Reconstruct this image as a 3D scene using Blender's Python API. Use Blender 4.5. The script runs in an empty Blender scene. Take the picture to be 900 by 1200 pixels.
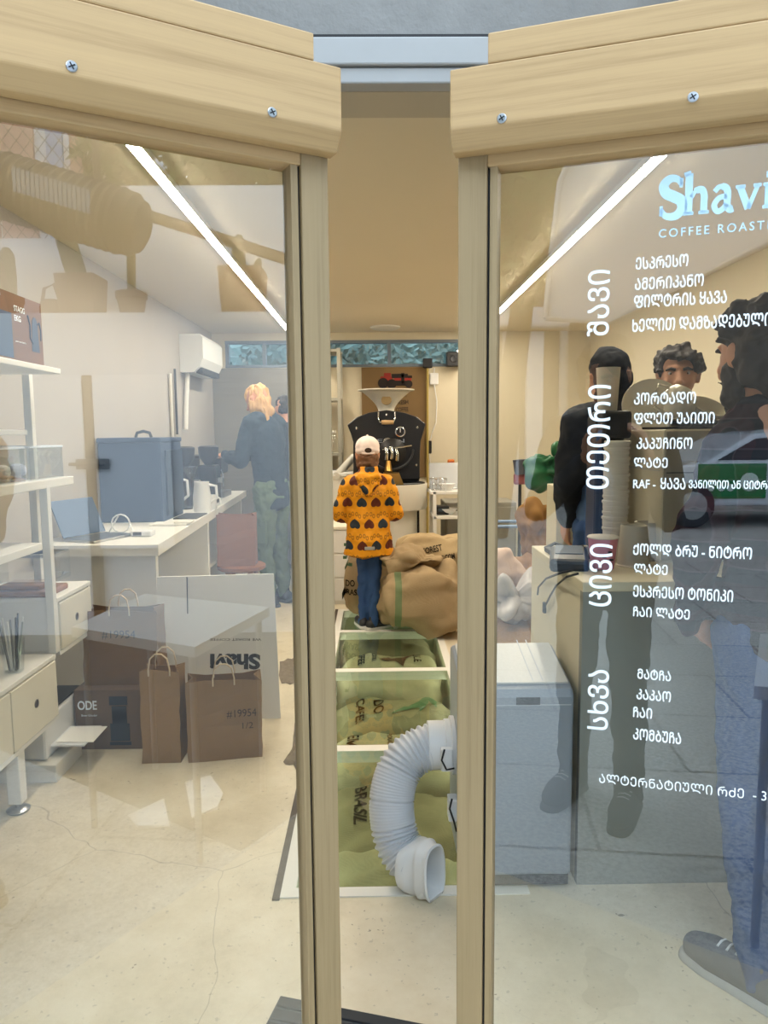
import bpy, bmesh, math, random
from mathutils import Vector, Matrix, noise
from mathutils.bvhtree import BVHTree
random.seed(7)
S = bpy.context.scene
COL = S.collection
PI = math.pi
# ---------------------------------------------------------------- camera
F_PX = 850.0
CAM = Vector((0, 0, 1.40))
def _axes(yaw, pitch, roll):
    y, p, r = map(math.radians, (yaw, pitch, roll))
    f = Vector((math.sin(y)*math.cos(p), math.cos(y)*math.cos(p), -math.sin(p)))
    x = Vector((math.cos(y), -math.sin(y), 0)); u = x.cross(f)
    return f, x*math.cos(r)-u*math.sin(r), u*math.cos(r)+x*math.sin(r)
FW, RT, UP = _axes(.72, 6.25, .5)
cd = bpy.data.cameras.new('camera'); co = bpy.data.objects.new('camera', cd); COL.objects.link(co)
cd.sensor_fit = 'VERTICAL'; cd.sensor_height = 36.0; cd.sensor_width = 27.0; cd.lens = F_PX/1200*36
cd.clip_start = .02; cd.clip_end = 200
co.matrix_world = Matrix(((RT.x, UP.x, -FW.x, CAM.x), (RT.y, UP.y, -FW.y, CAM.y), (RT.z, UP.z, -FW.z, CAM.z), (0, 0, 0, 1)))
S.camera = co
# ---------------------------------------------------------------- light of the place
SKY = 4.5
LAMP = 98.0
w = bpy.data.worlds.new('sky'); S.world = w; w.use_nodes = True
bgn = w.node_tree.nodes['Background']; bgn.inputs[0].default_value = (.71, .855, 1.0, 1); bgn.inputs[1].default_value = SKY
S.view_settings.view_transform = 'Standard'; S.view_settings.look = 'None'
S.view_settings.gamma = 1.0; S.view_settings.exposure = 0.12; S.view_settings.use_curve_mapping = False
S.cycles.use_denoising = True; S.cycles.max_bounces = 8; S.cycles.transparent_max_bounces = 24; S.cycles.diffuse_bounces = 5
S.cycles.sample_clamp_indirect = 6.0
# ---------------------------------------------------------------- rays through the frame -> points in the place
def ray(x, y): return FW + RT*((x-450)/F_PX) - UP*((y-600)/F_PX)
def atY(x, y, Y): d = ray(x, y); return CAM + d*(Y/d.y)
def atZ(x, y, Z): d = ray(x, y); return CAM + d*((Z-CAM.z)/d.z)
def atX(x, y, X): d = ray(x, y); return CAM + d*(X/d.x)
def atPlane(x, y, p, n): d = ray(x, y); return CAM + d*((p-CAM).dot(n)/d.dot(n))
# ---------------------------------------------------------------- mesh builder
class MB:
    def __init__(s): s.v = []; s.f = []; s.mi = []; s.m = 0
    def add(s, vs, fs):
        n = len(s.v); s.v += [Vector(v) for v in vs]; s.f += [tuple(i+n for i in f) for f in fs]; s.mi += [s.m]*len(fs); return s
    def bm(s, b, M=None):
        b.verts.ensure_lookup_table(); b.verts.index_update()
        s.add([(M @ v.co if M else v.co.copy()) for v in b.verts], [[v.index for v in f.verts] for f in b.faces]); b.free(); return s
    def box(s, a, b, bev=0.0, M=None, seg=2):
        a = Vector(a); b = Vector(b); lo = Vector(map(min, a, b)); hi = Vector(map(max, a, b))
        t = bmesh.new(); bmesh.ops.create_cube(t, size=1.0)
        for v in t.verts: v.co = Vector((lo[i]+(v.co[i]+.5)*(hi[i]-lo[i]) for i in range(3)))
        if bev > 0:
            bev = min(bev, min(hi-lo)*.45)
            bmesh.ops.bevel(t, geom=list(t.edges), offset=bev, segments=seg, profile=.5, affect='EDGES')
        return s.bm(t, M)
    def prism(s, pts, z0, z1, M=None):
        n = len(pts); v = [Vector((p[0], p[1], z0)) for p in pts]+[Vector((p[0], p[1], z1)) for p in pts]
        if M: v = [M @ q for q in v]
        return s.add(v, [tuple(range(n))[::-1], tuple(range(n, 2*n))]+[(i, (i+1) % n, n+(i+1) % n, n+i) for i in range(n)])
    def tube(s, pts, r, n=12, cap=True, flat=1.0, up=None):
        pts = [Vector(p) for p in pts]; N = len(pts); rs = r if isinstance(r, (list, tuple)) else [r]*N
        vs = []; nrm = None
        for i, p in enumerate(pts):
            t = (pts[min(i+1, N-1)]-pts[max(i-1, 0)]).normalized()
            if nrm is None:
                a = Vector(up) if up else (Vector((0, 0, 1)) if abs(t.z) < .9 else Vector((1, 0, 0))); nrm = (a-t*a.dot(t)).normalized()
            else: nrm = (nrm-t*nrm.dot(t)).normalized()
            b = t.cross(nrm)
            for k in range(n):
                a = 2*PI*k/n; vs.append(p+(nrm*math.cos(a)+b*math.sin(a)*flat)*rs[i])
        fs = [(i*n+k, i*n+(k+1) % n, (i+1)*n+(k+1) % n, (i+1)*n+k) for i in range(N-1) for k in range(n)]
        if cap: fs += [tuple(range(n))[::-1], tuple(range((N-1)*n, N*n))]
        return s.add(vs, fs)
    def lathe(s, prof, c=(0, 0, 0), n=28, M=None, sx=1, sy=1):
        c = Vector(c); vs = []; N = len(prof)
        for r, z in prof:
            for k in range(n):
                a = 2*PI*k/n; q = Vector((r*math.cos(a)*sx, r*math.sin(a)*sy, z)); vs.append((M @ q if M else q)+c)
        fs = [(i*n+k, i*n+(k+1) % n, (i+1)*n+(k+1) % n, (i+1)*n+k) for i in range(N-1) for k in range(n)]
        if prof[0][0] > 1e-6: fs.append(tuple(range(n))[::-1])
        if prof[-1][0] > 1e-6: fs.append(tuple(range((N-1)*n, N*n)))
        return s.add(vs, fs)
    def ball(s, c, r, M=None, sub=2):
        t = bmesh.new(); bmesh.ops.create_icosphere(t, subdivisions=sub, radius=1.0)
        r = r if isinstance(r, (tuple, list, Vector)) else (r, r, r)
        for v in t.verts:
            q = Vector((v.co.x*r[0], v.co.y*r[1], v.co.z*r[2])); v.co = (M @ q if M else q)+Vector(c)
        return s.bm(t)
def link(o, parent=None):
    COL.objects.link(o)
    if parent: o.parent = parent
    return o
def obj(name, mb, mats, parent=None, smooth=None):
    """One mesh object from world-space geometry; with a parent it is stored in the parent's space."""
    me = bpy.data.meshes.new(name); vs = mb.v
    if parent:
        inv = full(parent).inverted(); vs = [inv @ v for v in vs]
    org = Vector((0, 0, 0))
    if not parent and vs:
        org = Vector(((min(v.x for v in vs)+max(v.x for v in vs))/2, (min(v.y for v in vs)+max(v.y for v in vs))/2, min(v.z for v in vs)))
        vs = [v-org for v in vs]
    me.from_pydata(vs, [], mb.f)
    mats = mats if isinstance(mats, (list, tuple)) else [mats]
    for m in mats: me.materials.append(m)
    for p, i in zip(me.polygons, mb.mi): p.material_index = i
    t = bmesh.new(); t.from_mesh(me); bmesh.ops.recalc_face_normals(t, faces=t.faces); t.to_mesh(me); t.free()
    if smooth is not None: shade(me, smooth)
    o = bpy.data.objects.new(name, me); o.location = org
    return link(o, parent)
def shade(me, ang=35):
    for p in me.polygons: p.use_smooth = True
    try: me.set_sharp_from_angle(angle=math.radians(ang))
    except Exception: pass
def full(o):
    M = o.matrix_basis.copy()
    while o.parent: o = o.parent; M = o.matrix_basis @ M
    return M
def tag(o, label=None, cat=None, group=None, kind=None):
    if label: o['label'] = label
    if cat: o['category'] = cat
    if group: o['group'] = group
    if kind: o['kind'] = kind
    return o
def thing(name, label, cat, loc=(0, 0, 0), rz=0, group=None):
    o = bpy.data.objects.new(name, None); o.location = loc; o.rotation_euler = (0, 0, rz); o.empty_display_size = .1
    link(o); return tag(o, label, cat, group)
def struct(o): o['kind'] = 'structure'; return o
def copy_tree(o, parent=None):
    c = o.copy(); link(c, parent)
    for ch in list(o.children): copy_tree(ch, c)
    return c
def place(o, loc, rz=None, label=None, group=None, sc=None):
    o.location = loc
    if rz is not None: o.rotation_euler = (0, 0, rz)
    if label: o['label'] = label
    if group: o['group'] = group
    if sc: o.scale = (sc, sc, sc) if isinstance(sc, (int, float)) else sc
    return o
def RZ(a): return Matrix.Rotation(a, 4, 'Z')
def TR(v): return Matrix.Translation(Vector(v))
# ---------------------------------------------------------------- blobs: overlapping balls fused into one skin
_t = bmesh.new(); bmesh.ops.create_icosphere(_t, subdivisions=3, radius=1.0); _t.verts.index_update()
ICO_V = [v.co.copy() for v in _t.verts]; ICO_F = [tuple(v.index for v in f.verts) for f in _t.faces]; _t.free()
class Blob:
    def __init__(s): s.v = []; s.f = []
    def ball(s, c, r, M=None):
        n = len(s.v); r = r if isinstance(r, (tuple, list, Vector)) else (r, r, r); c = Vector(c)
        for q in ICO_V:
            q = Vector((q.x*r[0], q.y*r[1], q.z*r[2])); s.v.append((M @ q if M else q)+c)
        s.f += [tuple(i+n for i in f) for f in ICO_F]; return s
    def chain(s, pts, rs, sc=(1, 1, 1), k=.35):
        for (a, b), (ra, rb) in zip(zip(pts, pts[1:]), zip(rs, rs[1:])):
            a = Vector(a); b = Vector(b); L = (b-a).length; m = max(1, int(L/(max(min(ra, rb), .004)*k)))
            for i in range(m+1):
                t = i/m; r = ra+(rb-ra)*t; s.ball(a.lerp(b, t), (r*sc[0], r*sc[1], r*sc[2]))
        return s
    def mesh(s, vox=.009, smooth=6, amp=0, scale=6, seed=0, crease=None):
        me = bpy.data.meshes.new('blob'); me.from_pydata(s.v, [], s.f)
        o = bpy.data.objects.new('blob', me); COL.objects.link(o)
        m = o.modifiers.new('r', 'REMESH'); m.mode = 'VOXEL'; m.voxel_size = vox
        if smooth:
            m = o.modifiers.new('s', 'SMOOTH'); m.iterations = smooth; m.factor = .5
        dg = bpy.context.evaluated_depsgraph_get(); dg.update()
        out = bpy.data.meshes.new_from_object(o.evaluated_get(dg))
        COL.objects.unlink(o); bpy.data.objects.remove(o); bpy.data.meshes.remove(me)
        if amp:
            off = Vector((seed*3.7, seed*1.3, seed*5.1)); ns = [v.normal.copy() for v in out.vertices]
            for v, nn in zip(out.vertices, ns):
                q = Vector(v.co)
                if crease: q = Vector((q.x*crease[0], q.y*crease[1], q.z*crease[2]))
                d = noise.turbulence(q*scale+off, 3, False)-.5
                v.co += nn*(d*amp)
        for p in out.polygons: p.use_smooth = True
        return out
def blob_obj(name, blob, mat, parent=None, world=False, **k):
    me = blob.mesh(**k); me.materials.append(mat); me.name = name
    if world and parent: me.transform(full(parent).inverted())
    o = bpy.data.objects.new(name, me)
    if world and not parent:
        vs = [v.co for v in me.vertices]
        org = Vector(((min(v.x for v in vs)+max(v.x for v in vs))/2, (min(v.y for v in vs)+max(v.y for v in vs))/2, min(v.z for v in vs)))
        me.transform(TR(-org)); o.location = org
    return link(o, parent)
# ---------------------------------------------------------------- lettering
def text_mb(body, size_w, size_h, M, bold=0.0, depth=.0008, keep=False, spacing=1.0):
    """Text fitted to size_w x size_h in the XY plane of M, a thin raised layer."""
    c = bpy.data.curves.new('t', 'FONT'); c.body = body; c.size = 1; c.offset = bold; c.extrude = .01; c.resolution_u = 4; c.space_character = spacing
    o = bpy.data.objects.new('t', c); COL.objects.link(o)
    dg = bpy.context.evaluated_depsgraph_get(); dg.update()
    me = bpy.data.meshes.new_from_object(o.evaluated_get(dg))
    COL.objects.unlink(o); bpy.data.objects.remove(o)
    vs = [v.co.copy() for v in me.vertices]
    x0 = min(v.x for v in vs); x1 = max(v.x for v in vs); y0 = min(v.y for v in vs); y1 = max(v.y for v in vs)
    sy = size_h/(y1-y0); sx = (size_w/(x1-x0)) if size_w else sy
    mb = MB(); mb.add([M @ Vector(((v.x-x0)*sx, (v.y-y0)*sy, (v.z+.01)/.02*depth)) for v in vs], [tuple(p.vertices) for p in me.polygons])
    bpy.data.meshes.remove(me); return mb
def frame_M(o, x, y):
    x = Vector(x).normalized(); y = Vector(y); y = (y-x*y.dot(x)).normalized(); z = x.cross(y); o = Vector(o)
    return Matrix(((x.x, y.x, z.x, o.x), (x.y, y.y, z.y, o.y), (x.z, y.z, z.z, o.z), (0, 0, 0, 1)))
def merge(a, b): n = len(a.v); a.v += b.v; a.f += [tuple(i+n for i in f) for f in b.f]; a.mi += [a.m]*len(b.f); return a
# ---------------------------------------------------------------- materials
class NT:
    def __init__(s, m): s.t = m.node_tree; s.n = s.t.nodes; s.l = s.t.links
    def add(s, k, **kw):
        n = s.n.new(k)
        for a, b in kw.items(): setattr(n, a, b)
        return n
    def setin(s, sock, v):
        if hasattr(v, 'is_linked') or hasattr(v, 'links'): s.l.new(v, sock)
        else: sock.default_value = v
    def M(s, op, a, b=None, c=None):
        n = s.add('ShaderNodeMath', operation=op)
        for i, v in enumerate((a, b, c)):
            if v is not None: s.setin(n.inputs[i], v)
        return n.outputs[0]
    def mix(s, f, a, b):
        n = s.add('ShaderNodeMix', data_type='RGBA'); s.setin(n.inputs[0], f)
        s.setin(n.inputs[6], a if not isinstance(a, tuple) else (*a, 1)[:4]); s.setin(n.inputs[7], b if not isinstance(b, tuple) else (*b, 1)[:4]); return n.outputs[2]
    def coord(s, k='Object', scale=None):
        o = s.add('ShaderNodeTexCoord').outputs[k]
        if scale is not None:
            mp = s.add('ShaderNodeMapping'); mp.inputs['Scale'].default_value = scale if isinstance(scale, tuple) else (scale,)*3; s.l.new(o, mp.inputs[0]); o = mp.outputs[0]
        return o
    def noise(s, v, scale, detail=4, rough=.6):
        n = s.add('ShaderNodeTexNoise'); n.inputs['Scale'].default_value = scale; n.inputs['Detail'].default_value = detail; n.inputs['Roughness'].default_value = rough
        s.l.new(v, n.inputs['Vector']); return n.outputs['Fac']
    def ramp(s, f, stops):
        n = s.add('ShaderNodeValToRGB'); e = n.color_ramp.elements
        while len(e) < len(stops): e.new(.5)
        for q, (p, c) in zip(e, stops): q.position = p; q.color = (*c, 1)
        s.l.new(f, n.inputs[0]); return n.outputs[0]
def lin(c):
    if isinstance(c, str):
        c = c.lstrip('#'); c = tuple(int(c[i:i+2], 16)/255 for i in (0, 2, 4))
        return tuple(x/12.92 if x <= .04045 else ((x+.055)/1.055)**2.4 for x in c)
    return c
MATS = {}
def mat(name, col, rough=.6, metal=0, var=.12, vs=(6, 6, 6), bump=0, bs=40, spec=.4, emit=0, coat=0, trans=0):
    """Plain material: base colour with a little wear, optional grain bump."""
    if name in MATS: return MATS[name]
    m = bpy.data.materials.new(name); m.use_nodes = True; t = NT(m); b = t.n['Principled BSDF']; col = lin(col)
    b.inputs['Roughness'].default_value = rough; b.inputs['Metallic'].default_value = metal; b.inputs['Specular IOR Level'].default_value = spec
    v = t.coord('Object', vs)
    if var:
        f = t.noise(v, 1.0, 5)
        t.l.new(t.mix(f, tuple(min(1, c*(1+var)) for c in col), tuple(c*(1-var) for c in col)), b.inputs['Base Color'])
    else: b.inputs['Base Color'].default_value = (*col, 1)
    if bump:
        bp = t.add('ShaderNodeBump'); bp.inputs['Strength'].default_value = bump; bp.inputs['Distance'].default_value = .004
        t.l.new(t.noise(t.coord('Object'), bs, 3), bp.inputs['Height']); t.l.new(bp.outputs[0], b.inputs['Normal'])
    if emit: b.inputs['Emission Color'].default_value = (*col, 1); b.inputs['Emission Strength'].default_value = emit
    if coat: b.inputs['Coat Weight'].default_value = coat
    MATS[name] = m; return m
def glass_mat(name, tint=(1, 1, 1), ior=1.5, boost=1.9, rough=0.0):
    m = bpy.data.materials.new(name); m.use_nodes = True; t = NT(m); t.n.remove(t.n['Principled BSDF']); out = t.n['Material Output']
    tr = t.add('ShaderNodeBsdfTransparent'); tr.inputs[0].default_value = (*tint, 1)
    gl = t.add('ShaderNodeBsdfGlossy'); gl.inputs['Roughness'].default_value = rough; gl.inputs[0].default_value = (1, 1, 1, 1)
    fr = t.add('ShaderNodeFresnel'); fr.inputs[0].default_value = ior
    geo = t.add('ShaderNodeNewGeometry')
    f = t.M('MULTIPLY', t.M('MINIMUM', t.M('MULTIPLY', fr.outputs[0], boost), 1.0), t.M('SUBTRACT', 1.0, geo.outputs['Backfacing']))
    mx = t.add('ShaderNodeMixShader'); t.l.new(f, mx.inputs[0]); t.l.new(tr.outputs[0], mx.inputs[1]); t.l.new(gl.outputs[0], mx.inputs[2]); t.l.new(mx.outputs[0], out.inputs[0])
    MATS[name] = m; return m
def wood_mat(name, c1, c2, axis='X', rough=.55, rot=0):
    m = bpy.data.materials.new(name); m.use_nodes = True; t = NT(m); b = t.n['Principled BSDF']
    sc = {'X': (.9, 40, 40), 'Z': (40, 40, .9), 'Y': (40, .9, 40)}[axis]
    def cs(sc):
        r = t.add('ShaderNodeMapping'); r.inputs['Rotation'].default_value = (0, 0, rot); t.l.new(t.coord('Object'), r.inputs[0])
        m2 = t.add('ShaderNodeMapping'); m2.inputs['Scale'].default_value = sc; t.l.new(r.outputs[0], m2.inputs[0]); return m2.outputs[0]
    v = cs(sc); f = t.noise(v, 1.6, 7, .7); g = t.noise(cs(tuple(s*4 for s in sc)), 2.0, 2)
    c = t.ramp(f, [(.25, lin(c2)), (.5, lin(c1)), (.8, tuple(min(1, x*1.12) for x in lin(c1)))])
    c = t.mix(t.M('MULTIPLY', g, .22), c, lin(c2)); big = t.noise(t.coord('Object', 2.0), 1.2, 3)
    c = t.mix(t.M('MULTIPLY', t.M('GREATER_THAN', big, .72), .12), c, tuple(x*.55 for x in lin(c2)))
    t.l.new(c, b.inputs['Base Color']); b.inputs['Roughness'].default_value = rough
    bp = t.add('ShaderNodeBump'); bp.inputs['Strength'].default_value = .12; bp.inputs['Distance'].default_value = .002; t.l.new(f, bp.inputs['Height']); t.l.new(bp.outputs[0], b.inputs['Normal'])
    MATS[name] = m; return m
def burlap_mat(name, c1, c2, stripe=None, sx=0, sw=.03, axis=0):
    m = bpy.data.materials.new(name); m.use_nodes = True; t = NT(m); b = t.n['Principled BSDF']; b.inputs['Roughness'].default_value = .95; b.inputs['Specular IOR Level'].default_value = .1
    o = t.coord('Object'); f = t.noise(t.coord('Object', (7, 7, 7)), 1.2, 5); c = t.mix(f, lin(c1), lin(c2))
    wv = []
    for ax in ('X', 'Z', 'Y'):
        n = t.add('ShaderNodeTexWave', bands_direction=ax); n.inputs['Scale'].default_value = 90; n.inputs['Distortion'].default_value = 1.5; t.l.new(o, n.inputs[0]); wv.append(n.outputs['Fac'])
    wsum = t.M('MULTIPLY', t.M('ADD', t.M('ADD', wv[0], wv[1]), wv[2]), .33)
    c = t.mix(t.M('MULTIPLY', wsum, .35), c, tuple(x*.55 for x in lin(c2)))
    if stripe:
        s = t.add('ShaderNodeSeparateXYZ'); t.l.new(o, s.inputs[0])
        d = t.M('ABSOLUTE', t.M('SUBTRACT', t.M('ADD', s.outputs[axis], t.M('MULTIPLY', t.noise(t.coord('Object', (3, 3, 3)), 1, 2), .03)), sx+.015))
        c = t.mix(t.M('MULTIPLY', t.M('LESS_THAN', d, sw), .75), c, lin(stripe))
    t.l.new(c, b.inputs['Base Color'])
    bp = t.add('ShaderNodeBump'); bp.inputs['Strength'].default_value = .35; bp.inputs['Distance'].default_value = .003; t.l.new(wsum, bp.inputs['Height']); t.l.new(bp.outputs[0], b.inputs['Normal'])
    MATS[name] = m; return m
def floor_mat():
    m = bpy.data.materials.new('worn concrete floor'); m.use_nodes = True; t = NT(m); b = t.n['Principled BSDF']
    o = t.coord('Object'); f = t.noise(o, 2.2, 8, .7); sp = t.noise(o, 60, 2); sp2 = t.noise(o, 17, 3, .75); big = t.noise(o, .8, 4)
    c = t.ramp(f, [(.3, lin('#c2b599')), (.5, lin('#d6cab0')), (.72, lin('#e3dac4'))])
    c = t.mix(t.M('MULTIPLY', t.M('GREATER_THAN', sp, .68), .35), c, lin('#8d8473'))
    c = t.mix(t.M('MULTIPLY', t.M('GREATER_THAN', sp2, .71), .7), c, lin('#6f6454'))
    c = t.mix(t.M('MULTIPLY', t.M('GREATER_THAN', big, .62), .18), c, lin('#a39373'))
    vo = t.add('ShaderNodeTexVoronoi', feature='DISTANCE_TO_EDGE'); vo.inputs['Scale'].default_value = .55
    mp = t.add('ShaderNodeMapping'); t.l.new(o, mp.inputs[0]); mp.inputs['Location'].default_value = (.37, .9, 0)
    ad = t.add('ShaderNodeVectorMath', operation='ADD'); t.l.new(mp.outputs[0], ad.inputs[0])
    nz = t.add('ShaderNodeTexNoise'); nz.inputs['Scale'].default_value = 5; t.l.new(o, nz.inputs['Vector'])
    sc = t.add('ShaderNodeVectorMath', operation='SCALE'); sc.inputs['Scale'].default_value = .10; t.l.new(nz.outputs['Color'], sc.inputs[0]); t.l.new(sc.outputs[0], ad.inputs[1]); t.l.new(ad.outputs[0], vo.inputs['Vector'])
    c = t.mix(t.M('MULTIPLY', t.M('LESS_THAN', vo.outputs['Distance'], .0008), .28), c, lin('#55493a'))
    t.l.new(c, b.inputs['Base Color']); b.inputs['Roughness'].default_value = .42; b.inputs['Specular IOR Level'].default_value = .35
    bp = t.add('ShaderNodeBump'); bp.inputs['Strength'].default_value = .12; bp.inputs['Distance'].default_value = .004; t.l.new(sp, bp.inputs['Height']); t.l.new(bp.outputs[0], b.inputs['Normal'])
    return m
def tile_mat(name, c1, c2, size=.6, mortar='#6d6a66'):
    m = bpy.data.materials.new(name); m.use_nodes = True; t = NT(m); b = t.n['Principled BSDF']
    o = t.coord('Object'); br = t.add('ShaderNodeTexBrick'); br.inputs['Scale'].default_value = 1.0
    br.inputs['Brick Width'].default_value = size*1.5; br.inputs['Row Height'].default_value = size; br.inputs['Mortar Size'].default_value = .008
    mp = t.add('ShaderNodeMapping'); mp.inputs['Rotation'].default_value = (0, 0, .5); t.l.new(o, mp.inputs[0]); t.l.new(mp.outputs[0], br.inputs[0])
    br.inputs['Color1'].default_value = (*lin(c1), 1); br.inputs['Color2'].default_value = (*lin(c2), 1); br.inputs['Mortar'].default_value = (*lin(mortar), 1)
    sp = t.noise(o, 55, 3, .7); c = t.mix(t.M('MULTIPLY', t.M('GREATER_THAN', sp, .53), .38), br.outputs['Color'], lin('#e4e2dc'))
    c = t.mix(t.M('MULTIPLY', t.M('LESS_THAN', sp, .42), .45), c, lin('#6a6862'))
    t.l.new(c, b.inputs['Base Color']); b.inputs['Roughness'].default_value = .8
    return m
# ================================================================ the setting
M_wall = mat('warm plaster', '#d6ccb4', .9, var=.05, bump=.1, bs=30)
M_ceil = mat('ceiling paint', '#e3d8c0', .92, var=.03, vs=(1, 1, 1))
M_white = mat('white paint', '#dedbd2', .5, var=.04)
M_whitemetal = mat('white powder coat', '#e2e0da', .4, var=.03)
M_conc = mat('grey painted concrete', '#908f8d', .9, var=.25, vs=(9, 9, 9), bump=.6, bs=45)
M_steelp = mat('grey white painted steel', '#adaeae', .5, var=.14, vs=(4, 4, 4))
M_black = mat('black plastic', '#17171a', .45, var=.05)
M_dark = mat('charcoal', '#2b2c2f', .5, var=.1)
M_steel = mat('brushed steel', '#a9abac', .3, 1.0, var=.08)
M_plastic = mat('white plastic', '#dfe0e0', .38, var=.02)
M_greyp = mat('light grey plastic', '#b9bdc2', .45, var=.04)
M_kraft = mat('kraft paper', '#8f7252', .85, var=.08, vs=(5, 5, 5))
M_kraft2 = mat('lighter kraft', '#987a58', .85, var=.08, vs=(5, 5, 5))
M_card = mat('brown cardboard', '#9a7a58', .9, var=.08, vs=(4, 4, 30))
M_skin = mat('skin', '#c08a6b', .55, var=.06, vs=(14, 14, 14))
M_glass = glass_mat('window glass', (.97, .985, .98), 1.5, 3.2)
M_fglass = glass_mat('floor glass', (.91, .97, .90), 1.5, .9)
M_clear = glass_mat('clear acrylic', (.93, .95, .96), 1.45, 1.5)
M_led = mat('led diffuser', (1.0, .89, .72), .5, var=0, emit=LAMP)
M_pitled = mat('pit led', (.95, 1.0, .84), .5, var=0, emit=5.5)
M_ink = mat('black ink', '#1d1b19', .8, var=0)
M_decal = mat('white vinyl', '#eef4f8', .6, var=0)
M_woodx = wood_mat('pale oak board', '#bd9c6e', '#a08054', 'X', rot=-math.radians(28))
M_woodx2 = wood_mat('pale oak board right', '#bd9c6e', '#a08054', 'X', rot=math.radians(18))
M_woodz = wood_mat('oak post', '#9c8561', '#7f6a48', 'Z')
M_woodb = wood_mat('brown wood', '#8a5a38', '#5d3a22', 'X')

GX0, GX1, GY0, GY1 = -.30, .46, 2.06, 5.66           # opening of the glass floor
fl = MB()
for a, b in (((-1.75, .3), (GX0, 7.9)), ((GX1, .3), (2.35, 7.9)), ((GX0, .3), (GX1, GY0)), ((GX0, GY1), (GX1, 7.9))):
    fl.box((a[0], a[1], -.03), (b[0], b[1], 0))
struct(obj('floor', fl, floor_mat()))
pit = MB()
D = -.51
pit.box((GX0-.05, GY0-.05, D-.04), (GX1+.05, GY1+.05, D)); pit.box((GX0-.05, GY0, D), (GX0, GY1, -.03)); pit.box((GX1, GY0, D), (GX1+.05, GY1, -.03))
pit.box((GX0-.05, GY0-.05, D), (GX1+.05, GY0, -.03)); pit.box((GX0-.05, GY1, D), (GX1+.05, GY1+.05, -.03))
m = bpy.data.materials.new('pit tiles'); m.use_nodes = True; t = NT(m); br = t.add('ShaderNodeTexBrick'); br.offset = 0
br.inputs['Brick Width'].default_value = .15; br.inputs['Row Height'].default_value = .15; br.inputs['Mortar Size'].default_value = .003; br.inputs['Scale'].default_value = 1
br.inputs['Color1'].default_value = br.inputs['Color2'].default_value = (*lin('#d2d5c2'), 1); br.inputs['Mortar'].default_value = (*lin('#8b9478'), 1)
t.l.new(t.coord('Object'), br.inputs[0]); t.l.new(br.outputs[0], t.n['Principled BSDF'].inputs['Base Color'])
struct(obj('floor_pit', pit, m))
# patches of broken concrete beside the glass
def patch(px, name):
    pts = [atZ(x, y, 0) for x, y in px]; b = MB(); c = sum(pts, Vector())/len(pts); n = 5; ring = []
    for i in range(len(pts)):
        for k in range(n):
            q = pts[i].lerp(pts[(i+1) % len(pts)], k/n); q = q+(q-c)*random.uniform(-.14, .12); ring.append(Vector((q.x, q.y, .002)))
    vs = ring[:]; N = len(ring)
    for s_ in (.8, .55, .3): vs += [c+(q-c)*s_*random.uniform(.93, 1.07)+Vector((0, 0, random.uniform(.002, .007))) for q in ring]
    vs.append(c+Vector((0, 0, .006)))
    fs = [(r*N+i, r*N+(i+1) % N, (r+1)*N+(i+1) % N, (r+1)*N+i) for r in range(3) for i in range(N)]+[(3*N+i, 3*N+(i+1) % N, 4*N) for i in range(N)]
    b.add(vs, fs); return struct(obj(name, b, mat('broken concrete', '#7b6f5d', .95, var=.45, vs=(30, 30, 30), bump=.9, bs=60)))
patch([(327, 775), (352, 768), (356, 800), (329, 803)], 'floor_patch')
patch([(345, 846), (358, 850), (358, 900), (350, 905), (333, 892), (343, 876)], 'floor_patch')

WW0, WW1, WZ0, WZ1 = -1.56, 1.05, 2.09, 2.37
wl = MB().box((-1.80, .45, -.03), (-1.70, 7.9, 2.5)); struct(obj('wall_left', wl, mat('grey plaster', '#a8a29a', .9, var=.06, vs=(2, 2, 2), bump=.1, bs=30)))
struct(obj('wall_back_left', MB().box((-1.70, 7.785, 0), (-.66, 7.80, 2.085)), mat('grey boarding', '#86827b', .8, var=.15, vs=(2, 2, 40))))
wr = MB().box((2.30, .45, -.03), (2.40, 7.9, 2.5)); struct(obj('wall_right', wr, M_wall))
wb = MB().box((-1.8, 7.80, -.03), (2.4, 7.9, WZ0)); wb.box((-1.8, 7.8, WZ1), (2.4, 7.9, 2.5)); wb.box((-1.8, 7.8, WZ0), (WW0, 7.9, WZ1)); wb.box((WW1, 7.8, WZ0), (2.4, 7.9, WZ1))
struct(obj('wall_back', wb, M_wall))
struct(obj('ceiling', MB().box((-1.8, 1.53, 2.45), (2.4, 7.9, 2.55)), M_ceil))
wn = tag(bpy.data.objects.new('window_1', None), kind='structure'); link(wn); wn.location = ((WW0+WW1)/2, 7.85, WZ0)
b = MB()
b.box((WW0, 7.79, WZ0), (WW1, 7.88, WZ0+.03)); b.box((WW0, 7.79, WZ1-.03), (WW1, 7.88, WZ1))
for x in (WW0, -1.17, -.86, .15, WW1-.03): b.box((x, 7.80, WZ0), (x+.035, 7.88, WZ1))
obj('window_frame', b, mat('blue grey frame', '#6d7884', .5, var=.08), wn)
obj('glass_pane', MB().box((WW0, 7.84, WZ0), (WW1, 7.846, WZ1)), M_glass, wn)

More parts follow.
